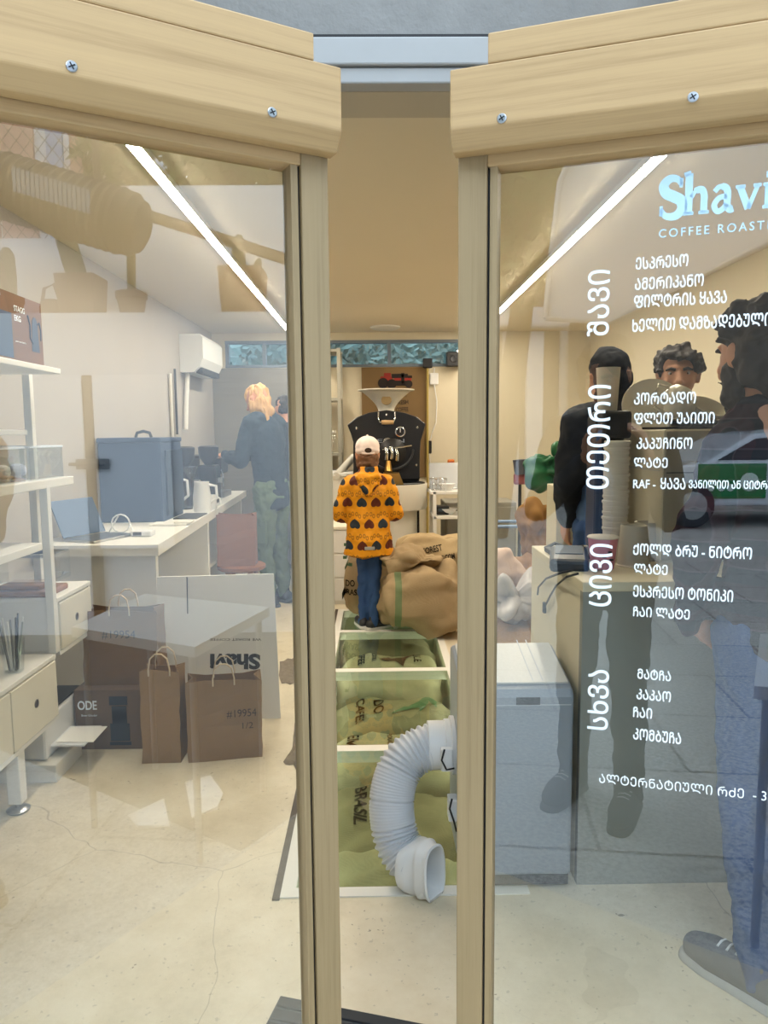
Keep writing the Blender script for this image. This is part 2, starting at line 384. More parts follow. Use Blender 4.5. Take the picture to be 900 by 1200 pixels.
# ---------------------------------------------------------------- the splayed front: two glazed oak doors, lintel behind their heads
aL, aR = math.radians(28), math.radians(18)
A_L = atY(391, 600, 1.2); A_L.z = 0
A_R = atY(536, 600, 1.2); A_R.z = 0
uL = Vector((-math.cos(aL), -math.sin(aL), 0)); wL = Vector((math.sin(aL), -math.cos(aL), 0))
uR = Vector((math.cos(aR), -math.sin(aR), 0)); wR = Vector((-math.sin(aR), -math.cos(aR), 0))
def doorM(A, u, w_): return Matrix(((u.x, w_.x, 0, A.x), (u.y, w_.y, 0, A.y), (u.z, w_.z, 1, A.z), (0, 0, 0, 1)))
ML, MR = doorM(A_L, uL, wL), doorM(A_R, uR, wR)
GLW = -.020                                            # outer face of the panes
DW = .96
M_screw = mat('zinc screw', '#b7bcc4', .3, 1.0, var=0)
def door(name, M, A, px_bot, y_bot, y_notch, px_in, y_top, screws, label_face):
    zb = atY(px_bot, y_bot, A.y-.03).z; zn = atY(px_bot, y_notch, A.y-.03).z
    ui = abs(atY(px_in, y_notch, 1.17).x-atY(px_bot, y_notch, 1.17).x); zt = atY(px_in, y_top, A.y-.05).z
    d = tag(bpy.data.objects.new(name, None), kind='structure'); link(d); d.location = A
    zr = zb-.016
    def P(mb): mb.v = [M @ v for v in mb.v]; return mb
    s = MB().box((0, -.045, .06), (.046, 0, zb+.04), .002); s.m = 0
    s.box((.050, -.040, .06), (.062, -.004, zb+.04), .001)
    s.m = 1; s.box((.0455, -.044, .06), (.0505, -.010, zb+.04))
    st = obj('leading_stile', P(s), [M_woodz, M_black], d)
    obj('hinge_stile', P(MB().box((DW-.06, -.045, .06), (DW, 0, zb+.04), .002)), M_woodz, d)
    obj('bottom_rail', P(MB().box((.046, -.045, .06), (DW-.06, 0, .20), .002)), M_woodz, d)
    r = MB().box((.046, -.045, zr), (DW-.06, -.001, zb+.05), .002)
    obj('top_rail', P(r), [M_woodx if M.col[0].x < 0 else M_woodx2, M_dark], d)
    # head board with a chamfered lower edge and a notch cut from its leading upper corner
    T = .045; Mx = M_woodx if M.col[0].x < 0 else M_woodx2
    X = Matrix(((0, 0, 1, 0), (1, 0, 0, 0), (0, 1, 0, 0), (0, 0, 0, 1)))
    hb = MB(); hb.prism([(0.001, zb), (T-.018, zb), (T, zb+.026), (T, zn), (0.001, zn)], -.004, DW+.06, X)
    hb.prism([(0.001, zn), (T, zn), (T, zt), (0.001, zt)], -.004+ui, DW+.06, X)
    h = obj('head_board', P(hb), Mx, d)
    bv = h.modifiers.new('b', 'BEVEL'); bv.width = .0025; bv.segments = 2; bv.limit_method = 'ANGLE'
    n = M.col[1].to_3d().normalized(); p0 = M @ Vector((0, T, 0))
    for x, y in screws:
        q = atPlane(x, y, p0, n); sm = MB(); F = frame_M(q, M.col[0].to_3d(), Vector((0, 0, 1)))
        if F.col[2].to_3d().dot(n) < 0: F = frame_M(q, -M.col[0].to_3d(), Vector((0, 0, 1)))
        sm.lathe([(0, .0005), (.0065, .0005), (.0072, .0012), (.006, .0022), (0, .0024)], n=20, M=F.to_3x3().to_4x4(), c=q)
        sm.m = 1
        for a in (.5, .5+PI/2): sm.box((-.0045, -.0008, .0022), (.0045, .0008, .0030), M=F @ RZ(a))
        obj('screw', sm, [M_screw, M_black], h)
    g = obj('glass_pane', P(MB().box((.058, GLW-.006, .19), (DW-.055, GLW, zr+.004))), M_glass, d)
    return d, g, zr
d1, gp1, zrL = door('door_1', ML, A_L, 384, 178, 82, 350, 42, [(84, 78), (319, 132)], None)
d2, gp2, zrR = door('door_2', MR, A_R, 533, 178, 86, 577, 42, [(588, 139), (812, 114)], None)

zl0 = atY(460, 96, 1.38).z; zl1 = atY(460, 43, 1.38).z
lt = MB()
lt.box((-.36, 1.42, zl0), (.56, 1.53, 3.0))
def PL(t_, o): return A_L+uL*t_+wL*o
def PR(t_, o): return A_R+uR*t_+wR*o
q0, q1 = PL(.36, -.09), PL(1.02, -.09); lt.prism([(-1.85, q1.y), (q1.x, q1.y), (q0.x, q0.y), (-.36, 1.40), (-.36, 1.53), (-1.85, 1.53)], zl0, 3.0)
q0, q1 = PR(.42, -.09), PR(1.02, -.09); lt.prism([(.56, 1.53), (.56, 1.40), (q0.x, q0.y), (q1.x, q1.y), (2.45, q1.y), (2.45, 1.53)], zl0, 3.0)
lt.m = 1; lt.box((-.36, 1.40, zl1+.012), (.56, 1.42, 3.0))
struct(obj('lintel', lt, [mat('lintel plaster', '#c9bda6', .9, var=.03), M_conc]))
tr = MB().box((-.35, 1.385, zl0), (.55, 1.42, zl0+(zl1-zl0)*.36), .003); tr.box((-.35, 1.378, zl0+(zl1-zl0)*.38), (.55, 1.42, zl1), .003)
struct(obj('trim_1', tr, M_steelp))
struct(obj('trim_2', MB().box((-.36, 1.395, zl1), (.56, 1.42, zl1+.012)), M_black))
wf = MB(); qa = PL(DW+.005, 0); wf.box((-1.85, qa.y-.06, -.03), (qa.x, qa.y+.02, zl0+.02)); struct(obj('wall_front_left', wf, M_conc))
wf = MB(); qa = PR(DW+.005, 0); wf.box((qa.x, qa.y-.06, -.03), (2.45, qa.y+.02, zl0+.02)); struct(obj('wall_front_right', wf, M_conc))
# threshold grille let into the floor just inside the doors
ga, gb0 = atZ(342, 1171, 0), atZ(484, 1199, 0); gx_ = (gb0-ga).normalized(); GM = frame_M(ga-gx_*.03, gx_, Vector((-gx_.y, gx_.x, 0)))
tg = thing('floor_mat', 'dark grey ribbed mat strip lying on the floor between the doors', 'mat', (.0, 1.6, 0))
obj('base', MB().box((0, -.16, 0), (.42, .0, .003), 0, GM), mat('mat grey', '#55585b', .9), tg)
f = MB()
for i in range(4): f.box((.004, -.155+i*.04, .003), (.416, -.125+i*.04, .009), .002, GM)
obj('ribs', f, mat('mat rib', '#3b3d40', .9), tg)

# ---------------------------------------------------------------- glass floor
gf = thing('glass_floor', 'walk-on glass floor in white frame over pit of coffee sacks', 'glass floor', ((GX0+GX1)/2, GY0, 0))
f = MB(); e = .045
f.box((GX0, GY0, -.05), (GX1, GY0+e, .004)); f.box((GX0, GY1-e, -.05), (GX1, GY1, .004)); f.box((GX0, GY0+e, -.05), (GX0+e, GY1-e, .004)); f.box((GX1-e, GY0+e, -.05), (GX1, GY1-e, .004))
obj('frame', f, M_white, gf)
ys = [GY0+e, 3.10, 4.17, 5.02, GY1-e]
for y in ys[1:-1]: obj('crossbar', MB().box((GX0+e, y-.03, -.05), (GX1-e, y+.03, .004)), M_white, gf)
for i in range(4):
    y0 = ys[i]+(.03 if i else 0); y1 = ys[i+1]-(.03 if i < 3 else 0)
    obj('glass_pane', MB().box((GX0+e, y0, -.02), (GX1-e, y1, 0.002)), M_fglass, gf)
for x in (GX0+.012, GX1-.03): obj('light_strip', MB().box((x, GY0+.1, -.10), (x+.018, GY1-.1, -.085)), M_pitled, gf)
ed = MB().box((GX0-.022, GY0-.01, 0), (GX0, GY1, .006)); struct(obj('trim_3', ed, mat('rusty edge', '#5d5348', .9, var=.4, vs=(20, 20, 20))))

# ---------------------------------------------------------------- two ceiling tubes
def led(x, y0, y1, label):
    t_ = thing('ceiling_light', label, 'light', (x, (y0+y1)/2, 2.45), group='ceiling light lines')
    hs_ = MB().box((x-.026, y0, 2.428), (x+.026, y1, 2.45), .003)
    for q in (-.026, .021): hs_.box((x+q, y0, 2.420), (x+q+.005, y1, 2.43))
    obj('housing', hs_, M_whitemetal, t_)
    obj('diffuser', MB().box((x-.0205, y0+.01, 2.415), (x+.0205, y1-.01, 2.4285), .003), M_led, t_)
led(-.845, 2.55, 7.5, 'long white light line on the ceiling over the counter, seen through the left door')
led(1.08, 2.68, 7.5, 'long white light line on the ceiling seen through the lettered right door')
sd = thing('smoke_detector', 'round white smoke detector on the ceiling near the back wall', 'smoke detector', (.12, 7.4, 2.45))
obj('body', MB().lathe([(.15, 2.45), (.15, 2.438), (.12, 2.425), (0, 2.42)], c=(.12, 7.4, 0)), M_white, sd, 40)
# ================================================================ the street behind the viewer, seen in the glass
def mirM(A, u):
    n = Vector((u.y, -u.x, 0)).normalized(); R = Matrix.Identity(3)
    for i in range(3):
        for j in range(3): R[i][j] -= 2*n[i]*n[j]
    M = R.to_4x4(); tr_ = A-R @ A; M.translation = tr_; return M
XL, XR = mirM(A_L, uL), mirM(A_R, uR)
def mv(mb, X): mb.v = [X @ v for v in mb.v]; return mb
struct(obj('ground_pavement', MB().box((-16, -16, -.06), (16, .3, -.004)).box((-16, 7.95, -.06), (16, 16, -.004)), tile_mat('stone paving', '#b3b1ab', '#9fa09c', .62)))
struct(obj('ground_yard_shade', MB().box((.62, -16, -.06), (16, .28, -.001)), mat('shaded yard ground', '#5b5a58', .9, var=.2, vs=(5, 5, 5), bump=.3)))  # added dark ground; the yard's shade is put into its colour
M_yard = mat('white washed yard wall', '#dddfe2', .9, var=.12, vs=(1.2, 1.2, .5), bump=.3, bs=25)
M_leaf = mat('leaf green', '#4c6a35', .7, var=.5, vs=(3, 3, 3))
M_bark = mat('bark', '#4a3c30', .95, var=.3, vs=(8, 8, 3), bump=.6)
M_terra = mat('dark clay', '#6b4a3a', .9, var=.15)
M_cactus = mat('cactus green', '#3d4b33', .8, var=.2)
M_dsteel = mat('dark weathered steel', '#2c2a29', .6, .3, var=.2)
# yard wall: lower part with a ledge, upper part set back behind it
yw = MB(); yw.box((-5.2, 5.0, -.05), (1.6, 5.12, 2.22)); yw.box((-5.2, 5.12, -.05), (1.6, 5.55, 2.20)); yw.box((-2.05, 5.55, -.05), (1.6, 5.7, 3.22)); yw.box((-5.2, 5.55, -.05), (-2.05, 5.7, 2.85))
struct(obj('wall_yard', mv(yw, XL), M_yard))
# white sheet metal gate, two leaves on a dark post
gt = thing('yard_gate', 'white sheet metal gate with dark middle post, mirrored in the left glass', 'gate', XL @ Vector((-1.9, 4.95, 0)))
M_gate = mat('white gate sheet', '#e8eaec', .45, var=.04)
M_latch = mat('old latch steel', '#6c6862', .5, .6, var=.2)
for a, b_ in ((-2.27, -1.945), (-1.875, -1.37)):
    g = MB().box((a, 4.93, .62), (b_, 4.96, 1.80), .004); obj('gate_leaf', mv(g, XL), M_gate, gt)
obj('post', mv(MB().box((-1.94, 4.92, 0), (-1.88, 4.99, 1.80), .004), XL), M_dsteel, gt)
l = MB().box((-2.0, 4.90, 1.17), (-1.78, 4.925, 1.24), .003); l.tube([(-2.04, 4.89, 1.205), (-1.80, 4.89, 1.205)], .012); obj('latch', mv(l, XL), M_latch, gt)
# pots and cacti along the ledge
def pot(px, label, w_, h_, stem, square=False, X=5.3):
    b0 = atY(px, 362, X); c = Vector((b0.x, X, 2.22)); t_ = thing('potted_cactus', label, 'potted plant', XL @ c, group='pots on the yard ledge')
    p = MB()
    if square: p.lathe([(w_*.62, 0), (w_*.72, h_*.98), (w_*.70, h_), (w_*.62, h_), (w_*.58, h_*.85), (0, h_*.85)], n=4, c=c, M=RZ(PI/4).to_3x3().to_4x4())
    else: p.lathe([(w_*.34, 0), (w_*.46, h_*.74), (w_*.5, h_*.76), (w_*.5, h_), (w_*.45, h_), (w_*.42, h_*.85), (0, h_*.85)], n=24, c=c)
    obj('pot', mv(p, XL), M_terra, t_, 40)
    s_ = MB()
    for pts, r in stem:
        pts = [c+Vector(q) for q in pts]; n = 9; fine = [pts[0].lerp(pts[-1], i/n) if len(pts) == 2 else pts[min(len(pts)-1, int(i/n*(len(pts)-1)))].lerp(pts[min(len(pts)-1, int(i/n*(len(pts)-1))+1)], (i/n*(len(pts)-1)) % 1) for i in range(n+1)]
        s_.tube(fine, [r*(.85+.15*math.sin(3.1*min(1, i/n+.05))) for i in range(n)]+[r*.4], n=8)
    obj('cactus_stem', mv(s_, XL), M_cactus, t_, 50); return t_
pot(98, 'big square clay pot with a leaning cactus on the yard ledge', .27, .30, [([(0, 0, .2), (-.06, 0, .42), (-.16, 0, .80)], .075)], True)
pot(156, 'small round clay pot with one upright cactus stem on the yard ledge', .22, .19, [([(.0, 0, .1), (.01, 0, .45), (.03, 0, .75)], .033)])
pot(288, 'wide clay pot with a paddle cactus beneath the pipe', .30, .34, [([(-.02, 0, .2), (-.03, 0, .40), (-.02, 0, .58)], .05), ([(.06, 0, .2), (.12, 0, .42)], .03)], True)
pot(12, 'narrow clay pot with a stubby cactus near the fence end of the ledge', .2, .16, [([(0, 0, .1), (0, 0, .5)], .06)])
wc = atY(62, 362, 5.3); wt = thing('watering_can', 'small dark watering can beside the square pot on ledge', 'watering can', XL @ Vector((wc.x, 5.3, 2.22)))
p = MB().lathe([(.09, 0), (.08, .12), (.05, .14), (0, .14)], c=(wc.x, 5.3, 2.22), n=16); obj('body', mv(p, XL), M_terra, wt, 40)
p = MB().tube([(wc.x-.07, 5.3, 2.34), (wc.x-.05, 5.3, 2.44), (wc.x+.02, 5.3, 2.47), (wc.x+.06, 5.3, 2.34)], .013, n=8); obj('handle', mv(p, XL), M_terra, wt, 40)
# ribbed drum hanging on a long pipe
dt = thing('ribbed_drum', 'dark slotted metal drum fixed along a long sloping pipe above pots', 'drum', XL @ atY(90, 245, 4.6))
a = atY(-60, 196, 4.6); b_ = atY(178, 268, 4.6); ax = (b_-a)
dm = MB(); N = 46; pr = []
pts = [a+ax*(i/N) for i in range(N+1)]
rad = [.0]+[.19+(.012 if i % 2 and 12 < i < 40 else 0) for i in range(1, N-3)]+[.16, .155, .10, .0][:4]
dm.tube(pts, [max(r, .02) for r in rad[:N+1]], n=24); obj('drum_body', mv(dm, XL), M_dsteel, dt, 40)
sl = MB()
for i in range(17):
    p = a+ax*(.40+i*.022)+Vector((0, -.196, .02)); sl.box(p-Vector((.010, .004, .07)), p+Vector((.010, .006, .07)), .003)
obj('slots', mv(sl, XL), mat('pale slot', '#8d9296', .6, var=0), dt)
pp = MB().tube([atY(-60, 190, 4.65), atY(120, 233, 4.65), atY(300, 290, 4.65), atY(380, 316, 4.65)], .035); obj('pipe', mv(pp, XL), M_dsteel, dt, 40)
for px, y0, y1 in ((-30, 205, 372), (372, 312, 372)):
    p0 = atY(px, y0, 4.7); pb = MB().tube([p0, (p0.x, 5.1, 2.2)], .025); obj('bracket', mv(pb, XL), M_dsteel, dt, 40)
# chain link fence on top of the wall
fe = thing('street_fence', 'chain link fence on top of the yard wall, mirrored upper left', 'fence', XL @ Vector((-3, 5.6, 2.85)))
fw = MB(); x0, x1, z0, z1 = -3.6, -2.02, 2.85, 4.3; st = .105
def clip_line(ax_, az, dx, dz):
    L = min((x1-ax_)/dx if dx > 0 else (x0-ax_)/dx, (z1-az)/dz if dz > 0 else 9); return (ax_+dx*L, az+dz*L)
i = -14
while x0+i*st < x1:
    for sg in (1, -1):
        ax_ = x0+i*st; pts = [(ax_+sg*0+(k*st*.5*sg), z0+k*st*.62) for k in range(0, 24)]
        pts = [(x+ (0 if sg > 0 else 14*st*.5), z) for x, z in pts]
        pts = [(x, z) for x, z in pts if x0 <= x <= x1 and z <= z1]
        if len(pts) > 1: fw.tube([(pts[0][0], 5.62, pts[0][1]), (pts[-1][0], 5.62, pts[-1][1])], .0035, n=4)
    i += 1
obj('mesh', mv(fw, XL), M_dsteel, fe)
for x in (x0, x1): obj('post', mv(MB().tube([(x, 5.62, 2.85), (x, 5.62, 4.4)], .028), XL), M_dsteel, fe, 40)
# building with pink and white bands beyond the fence
bd = thing('street_building', 'pink and white banded apartment house beyond the chain link fence', 'building', XL @ Vector((-6, 12, 0)))
obj('wall', mv(MB().box((-12, 12, -.05), (-3.9, 15, 10)), XL), mat('pale render', '#e2e6ec', .9, var=.06), bd)
for x, w_, c in ((-6.05, .35, '#c48f86'), (-5.55, .55, '#c99a92'), (-6.9, .6, '#8fb0d8'), (-4.95, .25, '#86a9d6'), (-4.6, .22, '#c48f86')):
    obj('band', mv(MB().box((x-w_/2, 11.94, 2), (x+w_/2, 12.0, 9.6)), XL), mat('band '+c, c, .85, var=.06), bd)
for x, z in ((-4.25, 3.8), (-4.25, 6.2), (-7.6, 4.4), (-7.6, 7)):
    wdw = obj('window', mv(MB().box((x-.35, 11.92, z), (x+.35, 12.0, z+1.5), .02), XL), M_white, bd)
    obj('pane', mv(MB().box((x-.29, 11.905, z+.06), (x+.29, 11.93, z+1.44)), XL), mat('dark pane', '#2f3d50', .15, var=0), wdw)
# trees
def leaves(mb, cs, n, s0, rnd):
    for _ in range(n):
        c, r = rnd.choice(cs); d = Vector((rnd.gauss(0, 1), rnd.gauss(0, 1), rnd.gauss(0, 1))).normalized()*r*rnd.uniform(.55, 1.05)
        p = Vector(c)+d; a_ = Vector((rnd.gauss(0, 1), rnd.gauss(0, 1), rnd.gauss(0, 1))).normalized(); b2 = a_.orthogonal().normalized(); s = s0*rnd.uniform(.6, 1.4)
        mb.add([p-a_*s, p+b2*s*.45+a_*s*.1, p+a_*s, p-b2*s*.45+a_*s*.1], [(0, 1, 2, 3)])
def tree(label, base, cs, n, s0, X, seed, trunk=.12, lean=(0, 0, 0)):
    rnd = random.Random(seed); t_ = thing('street_tree', label, 'tree', X @ Vector(base), group='trees outside')
    top = sum((Vector(c) for c, r in cs), Vector())/len(cs); base = Vector(base)
    tm = MB().tube([base, base.lerp(top, .5)+Vector(lean), top], [trunk, trunk*.7, trunk*.35], n=10)
    for c, r in cs: tm.tube([base.lerp(top, .55)+Vector(lean)*.8, Vector(c)], [trunk*.4, trunk*.12], n=7)
    obj('trunk', mv(tm, X), M_bark, t_, 50)
    lm = MB(); leaves(lm, cs, n, s0, rnd); obj('foliage', mv(lm, X), M_leaf, t_)
tree('leafy tree behind the yard wall, mirrored above the pots', (-2.6, 8.6, 0), [((-2.2, 8.4, 4.6), 1.0), ((-1.2, 8.6, 5.2), 1.1), ((-.4, 8.4, 4.4), 1.0), ((-2.6, 8.5, 5.8), 1.0), ((-1.4, 8.8, 6.5), 1.3), ((.4, 8.6, 5.4), 1.2)], 9000, .11, XL, 3, .2)
tree('tall leafy tree beyond the street, mirrored left of the lettering', (1.55, 9.6, 0), [((1.9, 9.4, 4.0), 1.0), ((1.3, 9.3, 4.8), 1.1), ((2.5, 9.4, 5.2), 1.2), ((1.8, 9.4, 6.2), 1.4), ((3.4, 9.4, 6.6), 1.4)], 9000, .12, XR, 4, .22)
# house across the street with columns and a downpipe
hb_ = thing('street_house', 'taupe house across the street with pale pilasters and downpipe', 'building', XR @ Vector((5, 13.5, 0)))
obj('wall', mv(MB().box((-6, 13.5, -.05), (16, 17, 8.5)), XR), mat('taupe render', '#6f675d', .9, var=.1), hb_)
for x in (2.35, 2.78): obj('pilaster', mv(MB().box((x, 13.3, 0), (x+.30, 13.5, 3.2), .02), XR), mat('pale stone', '#c9cdd4', .85, var=.06), hb_)
obj('cornice', mv(MB().box((.5, 13.1, 3.25), (3.5, 13.5, 3.6), .05), XR), mat('pale stone', '#c9cdd4'), hb_)
obj('downpipe', mv(MB().tube([(3.45, 13.35, 0), (3.45, 13.35, 8)], .09), XR), mat('pipe zinc', '#8c8f92', .4, .5), hb_, 40)
for x, z in ((1.3, 1.0), (10.6, 1.0), (1.3, 5), (8.2, 5.4)):
    wdw = obj('window', mv(MB().box((x-.65, 13.42, z), (x+.65, 13.5, z+1.7), .02), XR), M_white, hb_)
    obj('pane', mv(MB().box((x-.57, 13.40, z+.08), (x+.57, 13.43, z+1.62)), XR), mat('dark pane', '#2f3d50'), wdw)
# pale awning over the pavement
aw = thing('street_awning', 'large pale rounded awning sheet mirrored behind the white lettering', 'awning', XR @ Vector((2.5, 5.5, 0)))
def R(x, y, Y=5.6): return atY(x, y, Y)
out = [R(638, 372), R(710, 377), R(930, 268), R(1020, 240), R(1020, 100), R(900, 120), R(760, 158), R(690, 178), R(664, 192), R(655, 212), R(646, 290)]
am = MB(); n = len(out); th = Vector((0, .05, 0)); am.add(out+[p+th for p in out], [tuple(range(n))[::-1], tuple(range(n, 2*n))]+[(i, (i+1) % n, n+(i+1) % n, n+i) for i in range(n)])
obj('sheet', mv(am, XR), mat('awning cloth', '#c3c4c6', .8, var=.05, vs=(2, 2, 2)), aw)
rim = MB().tube([p-th*.3 for p in out]+[out[0]-th*.3], .022, n=8); obj('rim', mv(rim, XR), M_steelp, aw, 40)
for p in (R(700, 374), R(1010, 243)): obj('pole', mv(MB().tube([(p.x, 5.65, 0), (p.x, 5.65, p.z)], .03), XR), M_dsteel, aw, 40)
# white car with a green door panel
cr = thing('parked_car', 'white car with green door panel mirrored on the customer\'s shirt', 'car', XR @ Vector((5.85, 11, 0)))
cx, cy = 5.85, 11.0
M_carw = mat('car white paint', '#ccd2da', .2, var=.01, coat=.6); M_carg = mat('car green film', '#0f7a3c', .3, var=.03, coat=.4)
side = [(-2.1, .32), (-2.12, .75), (-1.9, .86), (-1.15, .94), (-.45, 1.34), (.3, 1.40), (1.1, 1.36), (1.75, .98), (2.1, .92), (2.12, .4), (2.0, .30)]
cm = MB(); n = len(side); W = .82
vs = []
for yy, k in ((-W, 0), (W, 0)):
    for x, z in side: vs.append((cx+x, cy+yy*(1-.18*max(0, (z-.9))/.5), z))
cm.add(vs, [tuple(range(n)), tuple(range(n, 2*n))[::-1]]+[(i, (i+1) % n, n+(i+1) % n, n+i) for i in range(n)])
ob = obj('car_body', mv(cm, XR), M_carw, cr); bv = ob.modifiers.new('b', 'BEVEL'); bv.width = .05; bv.segments = 3; bv.limit_method = 'ANGLE'
gm = MB(); gy = cy-W-.006
for q in ([(-1.0, .97), (-.42, 1.27), (.25, 1.31), (.25, .97)], [(.31, .97), (.31, 1.31), (1.02, 1.27), (1.5, .97)]):
    n = len(q); gm.add([(cx+x, cy-.82*(1-.36*(z-.9))-.012, z) for x, z in q]+[(cx+x, cy-.82*(1-.36*(z-.9))+.02, z) for x, z in q], [tuple(range(n)), tuple(range(n, 2*n))[::-1]]+[(i, (i+1) % n, n+(i+1) % n, n+i) for i in range(n)])
obj('side_window', mv(gm, XR), mat('car glass', '#14181f', .08, var=0), cr)
obj('door_panel', mv(MB().box((cx-1.28, gy-.012, .42), (cx-.30, gy+.02, .92), .04), XR), M_carg, cr)
wd = MB(); wd.lathe([(.13, 0), (.13, .012), (0, .012)], n=24, c=(cx-.55, gy-.012, .66), M=Matrix.Rotation(PI/2, 4, 'X')); 
for x in (-1.1, -.95, -.82): wd.lathe([(.05, 0), (.05, .012), (0, .012)], n=16, c=(cx+x, gy-.012, .58), M=Matrix.Rotation(PI/2, 4, 'X'))
obj('panel_mark', mv(wd, XR), mat('car mark', '#cfe0d6', .5, var=0), cr)
for x in (-1.35, 1.35):
    wh = MB().lathe([(.0, -.1), (.31, -.1), (.33, -.06), (.33, .06), (.31, .1), (0, .1)], n=28, c=(cx+x, cy-W+.06, .33), M=Matrix.Rotation(PI/2, 4, 'X')); wo = obj('wheel', mv(wh, XR), M_black, cr, 40)
    hb2 = MB().lathe([(0, .0), (.2, .0), (.2, .015), (0, .02)], n=20, c=(cx+x, cy-W-.04, .33), M=Matrix.Rotation(PI/2, 4, 'X')); obj('hub', mv(hb2, XR), M_steel, wo, 40)
rl = MB().tube([(cx-.45, cy-.6, 1.35), (cx+.3, cy-.6, 1.44), (cx+1.05, cy-.6, 1.39)], .02); obj('roof_rail', mv(rl, XR), M_steelp, cr, 40)
# outdoor table, its pale top mirrored low in the left glass
tb = thing('outdoor_table', 'pale square topped outdoor table mirrored over the paper bags', 'table', XL @ Vector((-.75, 2.55, 0)))
q = [atZ(232, 762, .74), atZ(320, 714, .74), atZ(172, 698, .74), atZ(85, 738, .74)]
tm = MB(); tm.add([p for p in q]+[p-Vector((0, 0, .035)) for p in q], [(0, 1, 2, 3), (7, 6, 5, 4)]+[(i, (i+1) % 4, 4+(i+1) % 4, 4+i) for i in range(4)])
obj('tabletop', mv(tm, XL), mat('pale stone top', '#d9d8d2', .5, var=.08), tb)
for p in q:
    c_ = p.lerp(sum(q, Vector())/4, .12); obj('leg', mv(MB().tube([(c_.x, c_.y, 0), (c_.x, c_.y, .705)], .012), XL), M_steelp, tb, 40)
for i, q in enumerate((((152, 962), (195, 945), (202, 975), (165, 978)), ((220, 922), (250, 917), (265, 935), (258, 955), (228, 965)))):  # pale sheets added outside, mirrored as the bright patches of light on the floor
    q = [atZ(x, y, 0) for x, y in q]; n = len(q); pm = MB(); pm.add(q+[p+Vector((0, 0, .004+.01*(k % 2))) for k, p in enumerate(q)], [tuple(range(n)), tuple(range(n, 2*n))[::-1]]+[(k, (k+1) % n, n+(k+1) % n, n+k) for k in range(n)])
    tag(obj('pale_sheet', mv(pm, XL), mat('light patch white', '#f4f4f2', .8, var=0)), ('angular pale sheet added outside as a mirrored light patch below the paper bags', 'rounded pale sheet added outside as the mirrored light patch nearest the glass floor')[i], 'paper')
# greenery behind the high rear window
hg = MB(); rnd = random.Random(9); leaves(hg, [((-1.5+.45*i, 9.2+rnd.uniform(-.2, .2), 2.3+rnd.uniform(-.3, .5)), .62) for i in range(7)]+[((-1.5+.45*i, 9.3, .4+.5*j), .55) for i in range(7) for j in range(4)], 9000, .07, rnd)
hg.box((-2.6, 9.75, -.05), (2.4, 10.1, 3.4), .2); tag(obj('hedge_foliage', hg, mat('hedge leaf', '#4f6b68', .7, var=.4, vs=(3, 3, 3))), 'blue green hedge leaves outside the high rear window', 'foliage', kind='stuff')
# ================================================================ left side: shelving, counter, bags
def cylX(c, r, x0, x1, n=16):
    return MB().tube([(x0, c[0], c[1]), (x1, c[0], c[1])], r, n)
sh = thing('shelving_unit', 'white modular shelving with thin uprights against the left wall', 'shelving', (-1.5, 2.7, 0))
for z, x1, y1, th in ((1.675, -1.30, 3.08, .022), (1.225, -1.30, 3.15, .034), (1.425, -1.46, 3.10, .022), (.985, -1.30, 2.82, .03), (1.96, -1.46, 2.98, .025)):
    obj('shelf', MB().box((-1.69, 1.9, z-th), (x1, y1, z), .003), M_whitemetal, sh)
for x, y, z0, z1 in ((-1.455, 3.11, 0, 1.66), (-1.315, 2.90, .52, 1.20), (-1.50, 2.10, .0, 2.1)):
    u = MB().box((x-.016, y-.016, z0), (x+.016, y+.016, z1), .002); up = obj('upright', u, M_whitemetal, sh)
lg = obj('leg', MB().box((-1.375, 2.58, .035), (-1.325, 2.63, .26), .004), M_whitemetal, sh)
obj('levelling_foot', MB().lathe([(.038, 0), (.042, .008), (.03, .016), (.008, .02), (.008, .04)], c=(-1.35, 2.605, 0)), M_steel, lg, 40)
def drawer_cab(label, y0, y1, z0, z1, nd):
    c = thing('drawer_cabinet', label, 'cabinet', (-1.5, (y0+y1)/2, z0), group='white drawer cabinets')
    b = MB(); b.box((-1.69, y0, z1-.018), (-1.30, y1, z1), .002); b.box((-1.69, y0, z0), (-1.30, y1, z0+.018), .002); b.box((-1.69, y0, z0+.018), (-1.305, y0+.016, z1-.018)); b.box((-1.69, y1-.016, z0+.018), (-1.305, y1, z1-.018)); b.box((-1.69, y0, z0), (-1.68, y1, z1))
    obj('body', b, M_whitemetal, c)
    n = (y1-y0-.02)/nd
    for i in range(nd):
        a = y0+.01+i*n+.004; e = a+n-.008
        dr = obj('drawer', MB().box((-1.66, a, z0+.022), (-1.296, e, z1-.024), .002), mat('drawer front', '#d9d4c4', .45, var=.02), c)
        yc = (a+e)/2; zc = (z0+z1)/2
        h = MB().lathe([(.010, 0), (.0165, 0), (.0165, .002), (.010, .002)], n=24, M=Matrix.Rotation(PI/2, 4, 'Y'), c=(-1.2965, yc, zc)); h.m = 1
        h.lathe([(.0105, .0006), (0, .0006)], n=20, M=Matrix.Rotation(PI/2, 4, 'Y'), c=(-1.2965, yc, zc)); obj('finger_pull', h, [M_steel, M_dark], dr, 40)
drawer_cab('white low cabinet with glass of straws on top, nearest the door', 2.12, 2.88, .25, .52, 2)
drawer_cab('white single drawer cabinet with brown board on top beside paper bag', 2.92, 3.27, .50, .74, 1)
